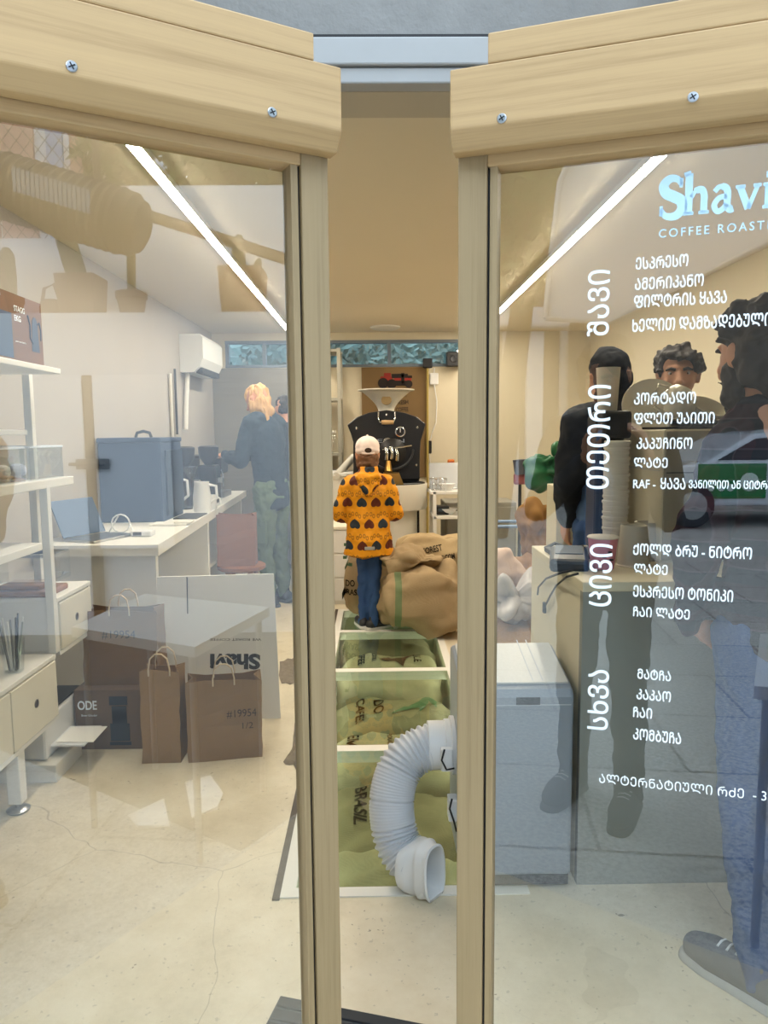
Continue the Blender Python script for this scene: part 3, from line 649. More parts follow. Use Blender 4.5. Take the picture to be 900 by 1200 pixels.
# tumbler of straws on the low cabinet
g = atY(9, 783, 2.72); gc = Vector((-1.36, 2.66, .52))
tmb = thing('glass_tumbler', 'ribbed glass tumbler holding straws on the low cabinet', 'glass', gc)
obj('glass', MB().lathe([(0, .004), (.032, .004), (.040, .13), (.044, .13), (.036, 0), (0, 0)], c=gc, n=20), M_clear, tmb, 40)
for i in range(9):
    a = i*.7; s_ = thing('straw', 'thin metal spoon or straw standing in the ribbed tumbler', 'straw', gc+Vector((.015*math.cos(a), .015*math.sin(a), .006)), group='straws in the tumbler')
    obj('shaft', MB().tube([gc+Vector((.015*math.cos(a), .015*math.sin(a), .008)), gc+Vector((.042*math.cos(a), .042*math.sin(a), .19+.012*(i % 3)))], .0035, 6), [M_steel, M_white, M_dark][i % 3], s_, 40)
# boards, acrylic tray and knife on the upper cabinet
bd_ = obj('serving_board', MB().box((-1.60, 2.93, .74), (-1.335, 3.12, .765), .008), M_woodb); tag(bd_, 'larger brown serving board lying on the single drawer cabinet', 'board')
bd_ = obj('serving_board', MB().box((-1.56, 2.95, .765), (-1.38, 3.1, .785), .008), M_woodb); tag(bd_, 'smaller brown serving board on top of the larger board', 'board')
at_ = thing('acrylic_tray', 'clear acrylic tray standing above the brown boards', 'tray', (-1.48, 3.02, .785))
b = MB().box((-1.62, 2.93, .80), (-1.34, 3.16, .806)); b.box((-1.62, 2.93, .786), (-1.612, 3.16, .90)); b.box((-1.348, 2.93, .786), (-1.34, 3.16, .90)); b.box((-1.62, 2.93, .90), (-1.34, 3.16, .906)); obj('tray_body', b, M_clear, at_)
kn = thing('palette_knife', 'blue handled knife lying on the clear tray', 'knife', (-1.45, 3.0, .906))
p0 = Vector((-1.50, 3.0, .918)); p1 = Vector((-1.37, 3.02, .918)); p2 = Vector((-1.30, 3.03, .92))
obj('handle', MB().tube([p0, p0.lerp(p1, .1), p0.lerp(p1, .9), p1], [.006, .011, .011, .007], 10), mat('slate blue plastic', '#49617d', .5), kn, 40)
obj('blade', MB().tube([p1, p1.lerp(p2, .4), p2], [.005, .009, .001], 8, flat=.2), M_steel, kn, 40)
# kettle carton on the top shelf
kc = thing('kettle_carton', 'dark carton with a gooseneck kettle print on the top shelf', 'box', (-1.5, 2.75, 1.675))
bx = MB(); bx.m = 0; bx.box((-1.68, 2.15, 1.676), (-1.345, 3.03, 1.93), .002)
obj('carton', bx, mat('brown carton', '#6e4f38', .7, var=.05), kc)
Fk = frame_M((-1.3445, 2.80, 1.70), (0, 1, 0), (0, 0, 1))
t_ = text_mb('STAGG', .085, .022, Fk @ TR((.0, .165, 0)), .012); merge(t_, text_mb('EKG', .05, .022, Fk @ TR((.0, .13, 0)), .012)); merge(t_, text_mb('pour over kettle', .08, .008, Fk @ TR((.0, .05, 0))))
obj('lettering', t_, M_decal, kc)
kp = MB(); q = [(.13, .03), (.195, .03), (.183, .15), (.172, .165), (.155, .165), (.142, .15)]; kp.prism([(x, y) for x, y in q], 0, .001, Fk); kp.tube([Fk @ Vector(v) for v in ((.14, .06, .001), (.118, .08, .001), (.122, .13, .001), (.105, .165, .001))], .003, 6); kp.tube([Fk @ Vector(v) for v in ((.185, .14, .001), (.20, .15, .001), (.212, .12, .001), (.208, .08, .001))], .003, 6)
obj('kettle_print', kp, mat('print blue', '#2c3f57', .6), kc)
bl = MB().box((-1.60, 2.148, 1.69), (-1.36, 2.151, 1.86)); obj('side_print', bl, mat('print blue', '#2c3f57'), kc)
sp = MB().box((-1.346, 2.16, 1.69), (-1.3445, 2.78, 1.855)); obj('front_print', sp, mat('carton navy', '#2f4a68', .6, var=.04), kc)
# clear bins on the middle shelf and small items around them
def bin_(label, y0, y1, z, x0=-1.66, x1=-1.33, h=.13):
    t_ = thing('clear_bin', label, 'box', ((x0+x1)/2, (y0+y1)/2, z), group='clear bins on the shelves'); b = MB(); w_ = .004
    b.box((x0, y0, z+.001), (x1, y1, z+.006)); b.box((x0, y0, z), (x0+w_, y1, z+h)); b.box((x1-w_, y0, z), (x1, y1, z+h)); b.box((x0, y0, z), (x1, y0+w_, z+h)); b.box((x0, y1-w_, z), (x1, y1, z+h))
    obj('bin_body', b, M_clear, t_)
    r = MB()
    for q in (((x0, y0), (x1, y0)), ((x1, y0), (x1, y1)), ((x1, y1), (x0, y1)), ((x0, y1), (x0, y0))): r.tube([(*q[0], z+h), (*q[1], z+h)], .004, 6)
    obj('rim', r, mat('milky plastic', '#cfd8e4', .4), t_); return t_
bin_('clear bin at the far end of the middle shelf', 2.82, 3.12, 1.225)
bin_('clear bin nearer the door on the middle shelf', 2.42, 2.78, 1.225)
for i in range(10):
    y = 2.46+(i % 5)*.13; pk = obj('sample_pouch', MB().box((-1.60+.1*(i//5), y, 1.232), (-1.54+.1*(i//5), y+.06, 1.285), .02), [M_white, mat('pale lilac', '#c4c3d4', .6)][i % 2])
    tag(pk, 'small pale pouch inside the clear bins on the shelf', 'pouch', 'pouches in the clear bins')
def jar(label, x, y, z, r, h, m_, lid):
    t_ = thing('glass_jar', label, 'jar', (x, y, z), group='jars on the narrow shelf')
    obj('jar_body', MB().lathe([(0, 0), (r, 0), (r, h*.75), (r*.5, h*.88), (r*.5, h)], c=(x, y, z), n=18), m_, t_, 40); obj('lid', MB().lathe([(r*.55, h), (r*.55, h*1.1), (0, h*1.1)], c=(x, y, z), n=18), lid, t_, 40)
for i, y in enumerate((2.5, 2.62, 2.95)):
    jar(('slim dark bottle at the door end of the narrow shelf', 'clear bottle in the middle of the narrow shelf', 'clear bottle at the far end of the narrow shelf')[i], -1.56, y, 1.426, .03, .15, (M_dark, M_clear, M_clear)[i], M_dark)
fr_ = obj('framed_print', MB().box((-1.66, 2.2, 1.226), (-1.62, 2.40, 1.40), .004), mat('slate print', '#4d6a8a', .6)); tag(fr_, 'blue grey framed print leaning at the door end of middle shelf', 'picture')
bk = obj('storage_book', MB().box((-1.64, 2.5, .986), (-1.45, 2.62, 1.16), .004), M_white); tag(bk, 'white binder standing on the low open shelf', 'book')
bk = obj('storage_book', MB().box((-1.64, 2.36, .986), (-1.45, 2.48, 1.18), .004), mat('navy cloth', '#324a66', .7)); tag(bk, 'navy binder standing on the low open shelf', 'book')
fu = thing('drip_kettle', 'dark small kettle on the uppermost narrow shelf', 'kettle', (-1.57, 2.85, 1.96))
obj('body', MB().lathe([(.07, 1.96), (.065, 2.02), (.045, 2.10), (.02, 2.11), (.012, 2.135), (0, 2.14)], c=(-1.57, 2.85, 0)), M_dark, fu, 40)
obj('spout', MB().tube([(-1.51, 2.87, 2.0), (-1.47, 2.88, 2.02), (-1.475, 2.88, 2.08), (-1.45, 2.88, 2.11)], [.012, .009, .008, .006], 8), M_dark, fu, 40)
# printer on its low board
bo = obj('low_board', MB().box((-1.66, 2.82, .0), (-1.30, 3.08, .075), .004), M_white); tag(bo, 'white low plinth under the printer', 'plinth')
pr_ = thing('printer', 'white compact printer with paper output tray under the cabinet', 'printer', (-1.5, 3.05, .075))
b = MB().box((-1.66, 2.86, .075), (-1.352, 3.20, .25), .012); b.m = 1; b.box((-1.62, 2.90, .25), (-1.36, 3.24, .262), .004); obj('body', b, [M_plastic, M_black], pr_)
ty = obj('output_tray', MB().box((-1.36, 2.90, .115), (-1.215, 3.10, .125), .003), M_plastic, pr_)
pp_ = obj('pale_sheet', MB().box((-1.34, 2.92, .126), (-1.185, 3.08, .129)), mat('paper', '#f0eee8', .8, var=.01)); tag(pp_, 'white sheets lying in the printer output tray', 'paper')
# counter
ct = thing('counter', 'long white counter running along the left wall', 'counter', (-1.4, 5.2, 0))
CY0, CY1, CZ = 3.55, 6.95, .86
s_ = MB().prism([(-1.70, CY0), (-1.07, CY0), (-1.23, CY1), (-1.70, CY1)], CZ-.055, CZ); obj('worktop', s_, mat('white laminate', '#e4e2dc', .35, var=.02), ct)
for y, x in ((CY0+.05, -1.10), (5.0, -1.16), (6.7, -1.24)): obj('support_panel', MB().box((-1.69, y, 0), (x, y+.04, CZ-.055), .002), M_white, ct)
obj('shelf', MB().box((-1.69, 3.65, .35), (-1.30, 6.7, .38), .002), M_white, ct)
# dark blue insulated chest with a handle
ch = thing('insulated_chest', 'tall slate blue chest with a lid handle on the counter', 'chest', (-1.5, 4.65, CZ))
zt = atY(150, 513, 4.47).z
b = MB().box((-1.69, 4.47, CZ), (-1.31, 4.95, zt-.03), .008); obj('body', b, mat('slate blue', '#2b405e', .55, var=.05), ch)
b = MB().box((-1.695, 4.46, zt-.03), (-1.305, 4.96, zt), .008); ld = obj('lid', b, mat('slate blue', '#2b405e'), ch)
obj('handle', MB().tube([(-1.53, 4.7, zt), (-1.52, 4.7, zt+.03), (-1.48, 4.7, zt+.04), (-1.44, 4.7, zt+.03), (-1.43, 4.7, zt)], .010, 8), M_black, ld, 40)
b = MB().box((-1.312, 4.56, CZ+.03), (-1.300, 4.95, zt-.08), .004); obj('side_door', b, mat('chest blue darker', '#26364d', .5), ch)
# laptop
lp = thing('laptop', 'grey laptop open and turned away at counter end', 'laptop', (-1.52, 3.85, CZ))
obj('base', MB().box((-.04, -.20, 0), (.26, .0, .014), .004, Matrix.Translation((-1.575, 3.72, CZ)) @ RZ(math.radians(68))), M_steel, lp)
Ml = Matrix.Translation((-1.575, 3.72, CZ+.016)) @ RZ(math.radians(68)) @ Matrix.Rotation(math.radians(-24), 4, 'X')
obj('screen_lid', MB().box((-.04, -.004, 0), (.26, .004, .205), .004, Ml), mat('laptop shell', '#566a86', .4, .3), lp)
# small white device and its cable
dv = thing('card_reader', 'small white card device with a looped cable on counter', 'device', (-1.31, 3.95, CZ))
obj('body', MB().box((-1.30, 3.83, CZ), (-1.19, 3.92, CZ+.032), .008), M_plastic, dv); obj('screen', MB().box((-1.285, 3.829, CZ+.008), (-1.24, 3.831, CZ+.026)), M_dark, dv)
pts = [(-1.30, 3.9, CZ+.01)]+[(-1.40+.05*math.cos(a), 3.98, CZ+.055+.05*math.sin(a)) for a in [i*.5 for i in range(0, 17)]]+[(-1.47, 4.0, CZ+.008)]
obj('cable', MB().tube(pts, .0045, 6), M_plastic, dv, 60)
# white jugs behind the chest
def jug(label, x, y, h=.2):
    t_ = thing('white_jug', label, 'jug', (x, y, CZ), group='white jugs'); obj('body', MB().lathe([(0, 0), (.06, 0), (.062, h*.5), (.05, h*.95), (.053, h), (.046, h), (.04, .02), (0, .02)], c=(x, y, CZ), n=22), M_plastic, t_, 40)
    obj('handle', MB().tube([(x+.05, y, CZ+h*.9), (x+.10, y, CZ+h*.85), (x+.105, y, CZ+h*.45), (x+.055, y, CZ+h*.3)], .010, 8), M_plastic, t_, 40)
jug('white jug right behind the blue chest', -1.40, 5.04, .26); jug('white jug with lower rim further along the counter', -1.21, 5.08, .21)
# coffee gear along the counter (dark shapes)
def gear(name, label, cat, x, y, build):
    t_ = thing(name, label, cat, (x, y, CZ)); build(t_, x, y); return t_
def grinder(t_, x, y):
    obj('body', MB().box((x-.07, y-.1, CZ), (x+.07, y+.1, CZ+.30), .015), M_black, t_); obj('hopper', MB().lathe([(.03, .30), (.075, .36), (.08, .44), (.06, .45), (0, .45)], c=(x, y, CZ), n=18), M_dark, t_, 40); obj('spout', MB().box((x+.06, y-.03, CZ+.16), (x+.11, y+.03, CZ+.2), .005), M_steel, t_)
gear('coffee_grinder', 'tall black coffee grinder next to the white jugs', 'grinder', -1.42, 5.45, grinder)
gear('coffee_grinder', 'tall black grinder further from the blue chest', 'grinder', -1.30, 5.72, grinder)
def brewer(t_, x, y):
    obj('body', MB().box((x-.16, y-.2, CZ), (x+.12, y+.2, CZ+.26), .02), M_black, t_); obj('group_head', MB().box((x+.10, y-.16, CZ+.20), (x+.2, y+.16, CZ+.34), .02), M_dark, t_)
    obj('top_tray', MB().box((x-.17, y-.21, CZ+.34), (x+.2, y+.21, CZ+.36), .006), M_dark, t_); obj('back_column', MB().box((x-.16, y-.2, CZ+.26), (x-.06, y+.2, CZ+.34), .01), M_black, t_)
    obj('drip_tray', MB().box((x+.10, y-.16, CZ), (x+.22, y+.16, CZ+.05), .006), M_steel, t_); obj('steam_wand', MB().tube([(x+.19, y-.14, CZ+.25), (x+.215, y-.15, CZ+.2), (x+.215, y-.15, CZ+.1)], .006, 6), M_steel, t_, 40)
gear('espresso_machine', 'dark espresso machine on the counter before the blond woman', 'coffee machine', -1.50, 6.32, brewer)
def dripper(t_, x, y):
    obj('column', MB().tube([(x, y, CZ), (x, y, CZ+.34)], .008, 8), M_black, t_, 40); obj('foot', MB().lathe([(.055, 0), (.055, .012), (0, .014)], c=(x, y, CZ)), M_black, t_, 40)
    obj('cone', MB().lathe([(.012, .22), (.06, .31), (.064, .31), (.018, .215)], c=(x+.05, y, CZ)), M_clear, t_, 40); obj('server', MB().lathe([(0, .012), (.05, .012), (.055, .07), (.03, .13), (.034, .15)], c=(x+.05, y, CZ)), M_clear, t_, 40)
gear('drip_stand', 'black drip stand with glass server on the counter', 'drip stand', -1.38, 5.27, dripper)
mg = thing('coffee_mug', 'white mug near the counter edge before the woman', 'mug', (-1.19, 5.22, CZ))
obj('cup', MB().lathe([(0, 0), (.045, 0), (.05, .01), (.05, .105), (.046, .105), (.044, .012), (0, .012)], c=(-1.19, 5.22, CZ), n=24), M_plastic, mg, 40)
obj('handle', MB().tube([(-1.14, 5.22, CZ+.09), (-1.115, 5.22, CZ+.08), (-1.112, 5.22, CZ+.04), (-1.142, 5.22, CZ+.025)], .007, 8), M_plastic, mg, 40)
cl = obj('folded_cloth', MB().box((-1.34, 4.28, CZ), (-1.12, 4.42, CZ+.012), .005).box((-1.20, 4.30, CZ+.010), (-1.10, 4.40, CZ+.022), .006), M_white); tag(cl, 'white folded cloth at counter edge by the blue chest', 'cloth')
tbx = obj('dark_tray', MB().box((-1.29, 4.62, CZ), (-1.14, 4.92, CZ+.008), .002), M_dark)
tag(tbx, 'dark flat tray beside the blue chest', 'tray')
# air conditioner on the left wall
ac = thing('wall_air_conditioner', 'white split air conditioner high on the left wall', 'air conditioner', (-1.6, 6.9, 2.0))
z0, z1 = atY(220, 436, 6.5).z, atY(220, 391, 6.5).z
pf = [(-1.70, z0), (-1.58, z0), (-1.53, z0+.05), (-1.495, z0+.12), (-1.495, z1-.03), (-1.52, z1), (-1.70, z1)]
Y_ = Matrix(((1, 0, 0, 0), (0, 0, 1, 0), (0, 1, 0, 0), (0, 0, 0, 1)))
obj('body', MB().prism(pf, 6.5, 7.32, Y_), M_plastic, ac); obj('louvre', MB().box((-1.575, 6.56, z0-.004), (-1.515, 7.26, z0+.045), .004), M_dark, ac)
obj('pipe', MB().tube([(-1.66, 6.6, z0), (-1.67, 6.55, z0-.25), (-1.67, 6.5, z0-.5)], .02, 8), M_whitemetal, ac, 40)
pb = thing('pipe_run', 'thin pipes climbing the left wall below the air conditioner', 'pipe', (-1.68, 6.1, 1.3))
obj('pipe', MB().tube([(-1.68, 6.1, 1.3), (-1.68, 6.1, 1.9)], .014, 8), M_whitemetal, pb, 40); obj('pipe', MB().tube([(-1.68, 6.25, 1.4), (-1.68, 6.25, 1.95)], .010, 8), M_dark, pb, 40)
# grey back panel and door frame behind the woman
pn = thing('display_cabinet', 'grey panel cabinet on the back wall behind the woman', 'cabinet', (-.88, 7.6, 0))
obj('body', MB().box((-1.08, 7.45, 0), (-.68, 7.78, 1.45), .006), mat('panel grey', '#6f7378', .6), pn); obj('door', MB().box((-1.07, 7.43, .05), (-.69, 7.45, 1.42), .004), mat('panel grey pale', '#8d9196', .6), pn)
# ---------------------------------------------------------------- paper bags, carton, cardboard sheet
def paper_bag(label, c, w_, d, h, rz, m_, lean=0, handles=True, text=None, tw=.17, tz=.62):
    """Open paper carrier: walls with folds, a dark mouth and two twisted handles."""
    t_ = thing('paper_bag', label, 'bag', c, rz); F = Matrix.Translation(Vector(c)) @ RZ(rz)
    rnd = random.Random(int(h*1000+w_*100)); nz = 7; prof = []
    for i in range(nz+1):
        k = i/nz; s = 1+.02*math.sin(k*5+w_*9); dd = d*(1-.25*k); ww = w_*(1+.015*k)
        ring = [(-ww/2, -dd/2), (-ww/4, -dd/2*s), (ww/4, -dd/2*(2-s)), (ww/2, -dd/2), (ww/2-.25*dd*k, 0), (ww/2, dd/2), (ww/4, dd/2), (-ww/4, dd/2), (-ww/2, dd/2), (-ww/2+.25*dd*k, 0)]
        prof.append([F @ Vector((x+lean*k+rnd.uniform(-.003, .003), y+rnd.uniform(-.003, .003), h*k+(.008*math.sin(j*1.7) if i == nz else 0))) for j, (x, y) in enumerate(ring)])
    n = 10; vs = [v for r in prof for v in r]; fs = [(i*n+k, i*n+(k+1) % n, (i+1)*n+(k+1) % n, (i+1)*n+k) for i in range(nz) for k in range(n)]+[tuple(range(n))[::-1]]
    b = MB().add(vs, fs); bo_ = obj('body', b, m_, t_); sd_ = bo_.modifiers.new('s', 'SOLIDIFY'); sd_.thickness = .0025; sd_.offset = -1
    if handles:
        for sy in (-1, 1):
            y = sy*d*.36; P = [F @ Vector((lean+.045*q[0], y+sy*.004, h-.02+q[1])) for q in ((-1, 0), (-1, .03), (-.8, .075), (-.3, .095), (.3, .095), (.8, .075), (1, .03), (1, 0))]
            obj('handle', MB().tube(P, .0035, 7), mat('twisted paper', '#cbb79a', .9), t_, 60)
    if text:
        for (s_, dx, dz, w2, h2) in text:
            tm = text_mb(s_, w2, h2, F @ frame_M((dx, -d/2-.004, dz), (1, 0, 0), (0, d*.125/h, 1)), -.008); obj('handwriting', tm, M_ink, t_)
    return t_
a = atZ(216, 894, 0); b2 = atZ(306, 886, 0)
paper_bag('open kraft bag marked #19954 1/2 in front of the cardboard sheet', ((a.x+b2.x)/2, (a.y+b2.y)/2+.07, 0), .315, .15, .345, math.atan2(b2.y-a.y, b2.x-a.x), M_kraft, 0, True, [('#19954', .01, .185, .125, .036), ('1/2', .075, .135, .045, .026)])
a = atZ(169, 889, 0); b2 = atZ(216, 891, 0)
paper_bag('narrow kraft bag standing left of the bag marked 1/2', ((a.x+b2.x)/2, 3.05, 0), .165, .13, .40, 0, M_kraft2)
oc = thing('grinder_carton', 'dark brown carton printed ODE with a grinder picture', 'box', (-1.17, 3.26, 0))
obj('carton', MB().box((-1.345, 3.13, 0), (-1.005, 3.42, .275), .003), mat('dark carton', '#6d5a4b', .75, var=.06), oc)
Fo = frame_M((-1.345, 3.129, 0), (1, 0, 0), (0, 0, 1))
tm = text_mb('ODE', .085, .042, Fo @ TR((.015, .185, 0)), .02); merge(tm, text_mb('Brew Grinder', .07, .010, Fo @ TR((.03, .155, 0)))); merge(tm, text_mb('coffee', .05, .012, Fo @ TR((.04, .10, 0)))); obj('lettering', tm, M_decal, oc)
gp = MB().box((.155, .04, -.001), (.24, .12, .001), .0, Fo).box((.165, .12, -.001), (.23, .20, .001), 0, Fo).box((.155, .205, -.001), (.235, .245, .001), 0, Fo).box((.15, .02, -.001), (.245, .035, .001), 0, Fo); gp.lathe([(.026, .002), (.03, .002)], n=24, c=Fo @ Vector((.197, .155, .001)), M=Matrix.Rotation(PI/2, 4, 'X'))
obj('grinder_print', gp, mat('print dark blue', '#22303f', .6), oc)
paper_bag('big kraft bag marked #19954 standing on the dark carton', (-1.155, 3.27, .275), .33, .16, .335, 0, mat('kraft brown', '#7c6146', .85), 0, True, [('#19954', -.075, .215, .15, .038)])
cs = thing('cardboard_sheet', 'large white cardboard sheet printed upside down leaning on counter', 'cardboard', (-.8, 3.48, 0))
A = atZ(180, 846, 0); B_ = atZ(326, 846, 0); y_ = 3.47; TL = Vector((-1.08, 3.54, .70)); TRr = Vector((-.505, 3.54, .71)); BL = Vector((-1.08, y_-.02, .004)); BR = Vector((-.475, y_-.02, .004))
b = MB(); th = Vector((0, .008, .001)); q = [BL, BR, TRr, TL]; b.add(q+[p+th for p in q], [(0, 1, 2, 3), (7, 6, 5, 4)]+[(i, (i+1) % 4, 4+(i+1) % 4, 4+i) for i in range(4)])
b.m = 1; fx = BL.lerp(BR, .26); fx2 = TL.lerp(TRr, .26); b.tube([fx2-Vector((0, .003, .002)), fx2.lerp(fx, .26)-Vector((0, .003, 0))], .003, 6)
obj('sheet', b, [mat('white cardboard', '#d8d5cd', .8, var=.04), M_dark], cs)
nf = (BR-BL).cross(TL-BL).normalized(); nf = nf if nf.y < 0 else -nf
def upside(px0, px1, py0, s_, bold, h):
    o = atPlane(px1, py0, BL+nf*.001, nf); o2 = atPlane(px0, py0, BL+nf*.001, nf)
    return text_mb(s_, (o2-o).length, h, frame_M(o, o2-o, -(TL-BL)), bold)
t_ = upside(246, 305, 766, 'Shavi', .045, .078); merge(t_, upside(246, 306, 748, 'WE ROAST COFFEE', .0, .012)); merge(t_, upside(184, 192, 753, 'CO', .02, .03)); merge(t_, upside(184, 192, 772, 'SI', .02, .03))
obj('print', t_, M_ink, cs)
# stool with a brown bag
st = thing('wooden_stool', 'round brown wooden stool carrying a paper bag by the counter', 'stool', (-.98, 5.25, 0))
sz = .455
obj('seat', MB().lathe([(0, sz-.04), (.16, sz-.04), (.175, sz-.03), (.175, sz-.008), (.16, sz), (0, sz)], c=(-.98, 5.25, 0), n=32), M_woodb, st, 40)
for i in range(4):
    a = PI/4+i*PI/2; c, s = math.cos(a), math.sin(a)
    obj('leg', MB().tube([(-.98+.11*c, 5.25+.11*s, sz-.04), (-.98+.17*c, 5.25+.17*s, 0)], [.024, .018], 10), M_woodb, st, 40)
obj('stretcher', MB().tube([(-.98+.14*math.cos(PI/4+i*PI/2), 5.25+.14*math.sin(PI/4+i*PI/2), .2) for i in range(5)], .011, 8), M_woodb, st, 40)
paper_bag('tall plain brown paper bag standing on the round stool', (-1.0, 5.22, sz), .27, .14, .37, .05, mat('pinkish kraft', '#8a6350', .85), .0, False)
# ================================================================ middle of the room
def sq(v, e): return math.copysign(abs(v)**e, v)
def sack_mesh(c, s, seed, e=.55, ez=.6, amp=.05, rz=0, flat=True, nu=64, nv=40, top_sag=0.0, wr=.02):
    """A stuffed sack: a soft rounded box with sag, lumps and creases."""
    vs = []; F = Matrix.Translation(Vector(c)) @ RZ(rz); off = Vector((seed*7.1, seed*3.3, seed*1.7))
    for j in range(nv+1):
        ph = -PI/2+PI*j/nv
        for i in range(nu):
            th = 2*PI*i/nu; x = s[0]/2*sq(math.cos(ph), ez)*sq(math.cos(th), e); y = s[1]/2*sq(math.cos(ph), ez)*sq(math.sin(th), e); z = s[2]/2*sq(math.sin(ph), ez)
            if flat and ph < 0: r_ = math.cos(ph)**.22; x = s[0]/2*r_*sq(math.cos(th), e)*(.93+.07*math.cos(ph)); y = s[1]/2*r_*sq(math.sin(th), e)*(.93+.07*math.cos(ph))
            q = Vector((x, y, z)); k = (z/s[2]+.5)
            bul = 1+.10*math.sin(PI*min(1, max(0, k*.9+.05)))-.14*max(0, k-.6)
            q.x *= bul; q.y *= bul
            d = noise.turbulence(q*4+off, 3, False)-.45; cr = noise.noise(Vector((q.x*9, q.y*9, q.z*3))+off)
            n = Vector((x/s[0]**2, y/s[1]**2, z/s[2]**2)); n = n.normalized() if n.length else Vector((0, 0, 1))
            q += n*(d*amp+cr*wr*.5); q.z -= top_sag*max(0, k-.5)*(.5+noise.noise(Vector((x*5, y*5, 0))+off))
            q.z += s[2]/2
            if flat: q.z = max(q.z, .002*(1+.2*math.sin(i)))
            vs.append(F @ q)
    fs = [(j*nu+i, j*nu+(i+1) % nu, (j+1)*nu+(i+1) % nu, (j+1)*nu+i) for j in range(nv) for i in range(nu)]
    return MB().add(vs, fs)
def conform(tm, base, direction, lift=.004):
    """Lay thin lettering onto a curved surface."""
    bv = BVHTree.FromPolygons(base.v, base.f); d = Vector(direction).normalized(); out = []
    for i, v in enumerate(tm.v):
        h = bv.ray_cast(v-d*1.0, d)
        out.append((h[0]-d*(lift if i % 2 else lift)) if h[0] else v)
    tm.v = out; return tm
def subdiv(tm, L=.02):
    b = bmesh.new(); vv = [b.verts.new(v) for v in tm.v]
    for f in tm.f:
        try: b.faces.new([vv[i] for i in f])
        except ValueError: pass
    bmesh.ops.triangulate(b, faces=b.faces)
    for _ in range(4):
        ed = [e for e in b.edges if e.calc_length() > L]
        if not ed: break
        bmesh.ops.subdivide_edges(b, edges=ed, cuts=1); bmesh.ops.triangulate(b, faces=[f for f in b.faces if len(f.verts) > 3])
    return MB().bm(b)
BURL = burlap_mat('burlap green stripe', '#b59f7e', '#9a8463', '#5a7a58', -.15, .022, 0)
BURL2 = burlap_mat('burlap plain', '#b59f7e', '#978160')
BURL3 = burlap_mat('burlap pale', '#c2ae8a', '#a58e68')
M_print = mat('sack print black', '#2a231c', .9, var=0); M_printg = mat('sack print green', '#4c6a4c', .9, var=0); M_printr = mat('sack print brown', '#5a3a2c', .9, var=0)
# big striped sack standing on the glass
sk = thing('coffee_sack', 'big brown burlap coffee sack with a green stripe beside the child', 'sack', (.30, 5.02, .002), group='coffee sacks on the glass')
b = sack_mesh((.33, 5.02, .002), (.60, .52, .50), 3, .5, .5, .09, .08, wr=.035); obj('sack_body', b, BURL, sk, 180)
b = sack_mesh((.24, 5.05, .40), (.46, .36, .24), 8, .8, .8, .11, -.25, flat=False, wr=.05); obj('folded_mouth', b, BURL2, sk, 180)
b = sack_mesh((.11, 5.12, .43), (.20, .16, .15), 18, .8, .8, .06, -.25, flat=False, wr=.04); obj('gathered_corner', b, BURL2, sk, 180)
# sack behind the child
s2 = thing('coffee_sack', 'burlap coffee sack printed in black and green behind the child\'s legs', 'sack', (-.04, 5.48, .002), group='coffee sacks on the glass')
b2 = sack_mesh((-.05, 5.52, .002), (.40, .34, .60), 5, .6, .55, .06, .1); obj('sack_body', b2, BURL2, s2, 180)
o = atY(404, 692, 5.2); tm = text_mb('DO', .07, .05, frame_M(o, (1, 0, 0), (0, 0, 1)), .02); merge(tm, text_mb('BRASIL', .14, .05, frame_M(o-Vector((.02, 0, .07)), (1, 0, 0), (0, 0, 1)), .02)); tm = subdiv(tm); obj('print', conform(tm, b2, (0, 1, 0)), M_print, s2)
gm = MB()
for x0, z0 in ((403, 640), (402, 655), (404, 668)): 
    p = atY(x0, z0, 5.2); gm.box(p, p+Vector((.05, .002, .022)), 0, None)
obj('green_bands', conform(subdiv(gm), b2, (0, 1, 0)), M_printg, s2)
# printed sack at the back right
s3 = thing('coffee_sack', 'pale burlap sack with black lettering lying behind the striped sack', 'sack', (.46, 5.6, .002), group='coffee sacks on the glass')
b3 = sack_mesh((.47, 5.58, .002), (.62, .44, .64), 11, .6, .55, .07, .1); obj('sack_body', b3, BURL3, s3, 180)
o = atY(497, 652, 5.3); fm = frame_M(o, (1, 0, .18), (-.18, 0, 1)); tm = text_mb('FOREST', .15, .045, fm, .02); merge(tm, text_mb('COFFEE.COM', .20, .045, fm @ TR((.03, -.075, 0)), .02)); obj('print', conform(subdiv(tm), b3, (0, 1, 0)), M_print, s3)
# sacks lying under the glass floor
def pit_sack(label, c, s, seed, m_, rz=0, prints=()):
    t_ = thing('coffee_sack', label, 'sack', c, group='coffee sacks under the glass floor'); b = sack_mesh(c, s, seed, .5, .6, .05, rz, wr=.02); obj('sack_body', b, m_, t_, 180)
    for txt, x, y, w_, h_, up, col in prints:
        f = frame_M((x, y, .3), (0, -1, 0) if up == 'd' else ((0, 1, 0) if up == 'u' else (1, 0, 0)), (1, 0, 0) if up == 'd' else ((-1, 0, 0) if up == 'u' else (0, 1, 0)))
        obj('print', conform(subdiv(text_mb(txt, w_, h_, f, .02), .03), b, (0, 0, -1), .005), col, t_)
    return t_
PB = burlap_mat('pit burlap', '#b3ab95', '#948a70'); PB2 = burlap_mat('pit burlap dark', '#958c74', '#786f58')
z = D
pit_sack('sack marked 2025 under the glass pane nearest the door', (.08, 2.32, z), (.70, .46, .42), 21, PB, 0, [('2025', -.20, 2.15, .22, .055, 'u', M_printr)])
pit_sack('sack printed CAFES DO BRASIL under the nearest glass pane', (.08, 2.84, z), (.70, .56, .38), 22, PB2, 0, [('CAFES DO', .0, 3.06, .36, .06, 'd', M_print), ('BRASIL', -.10, 3.02, .26, .055, 'd', M_print)])
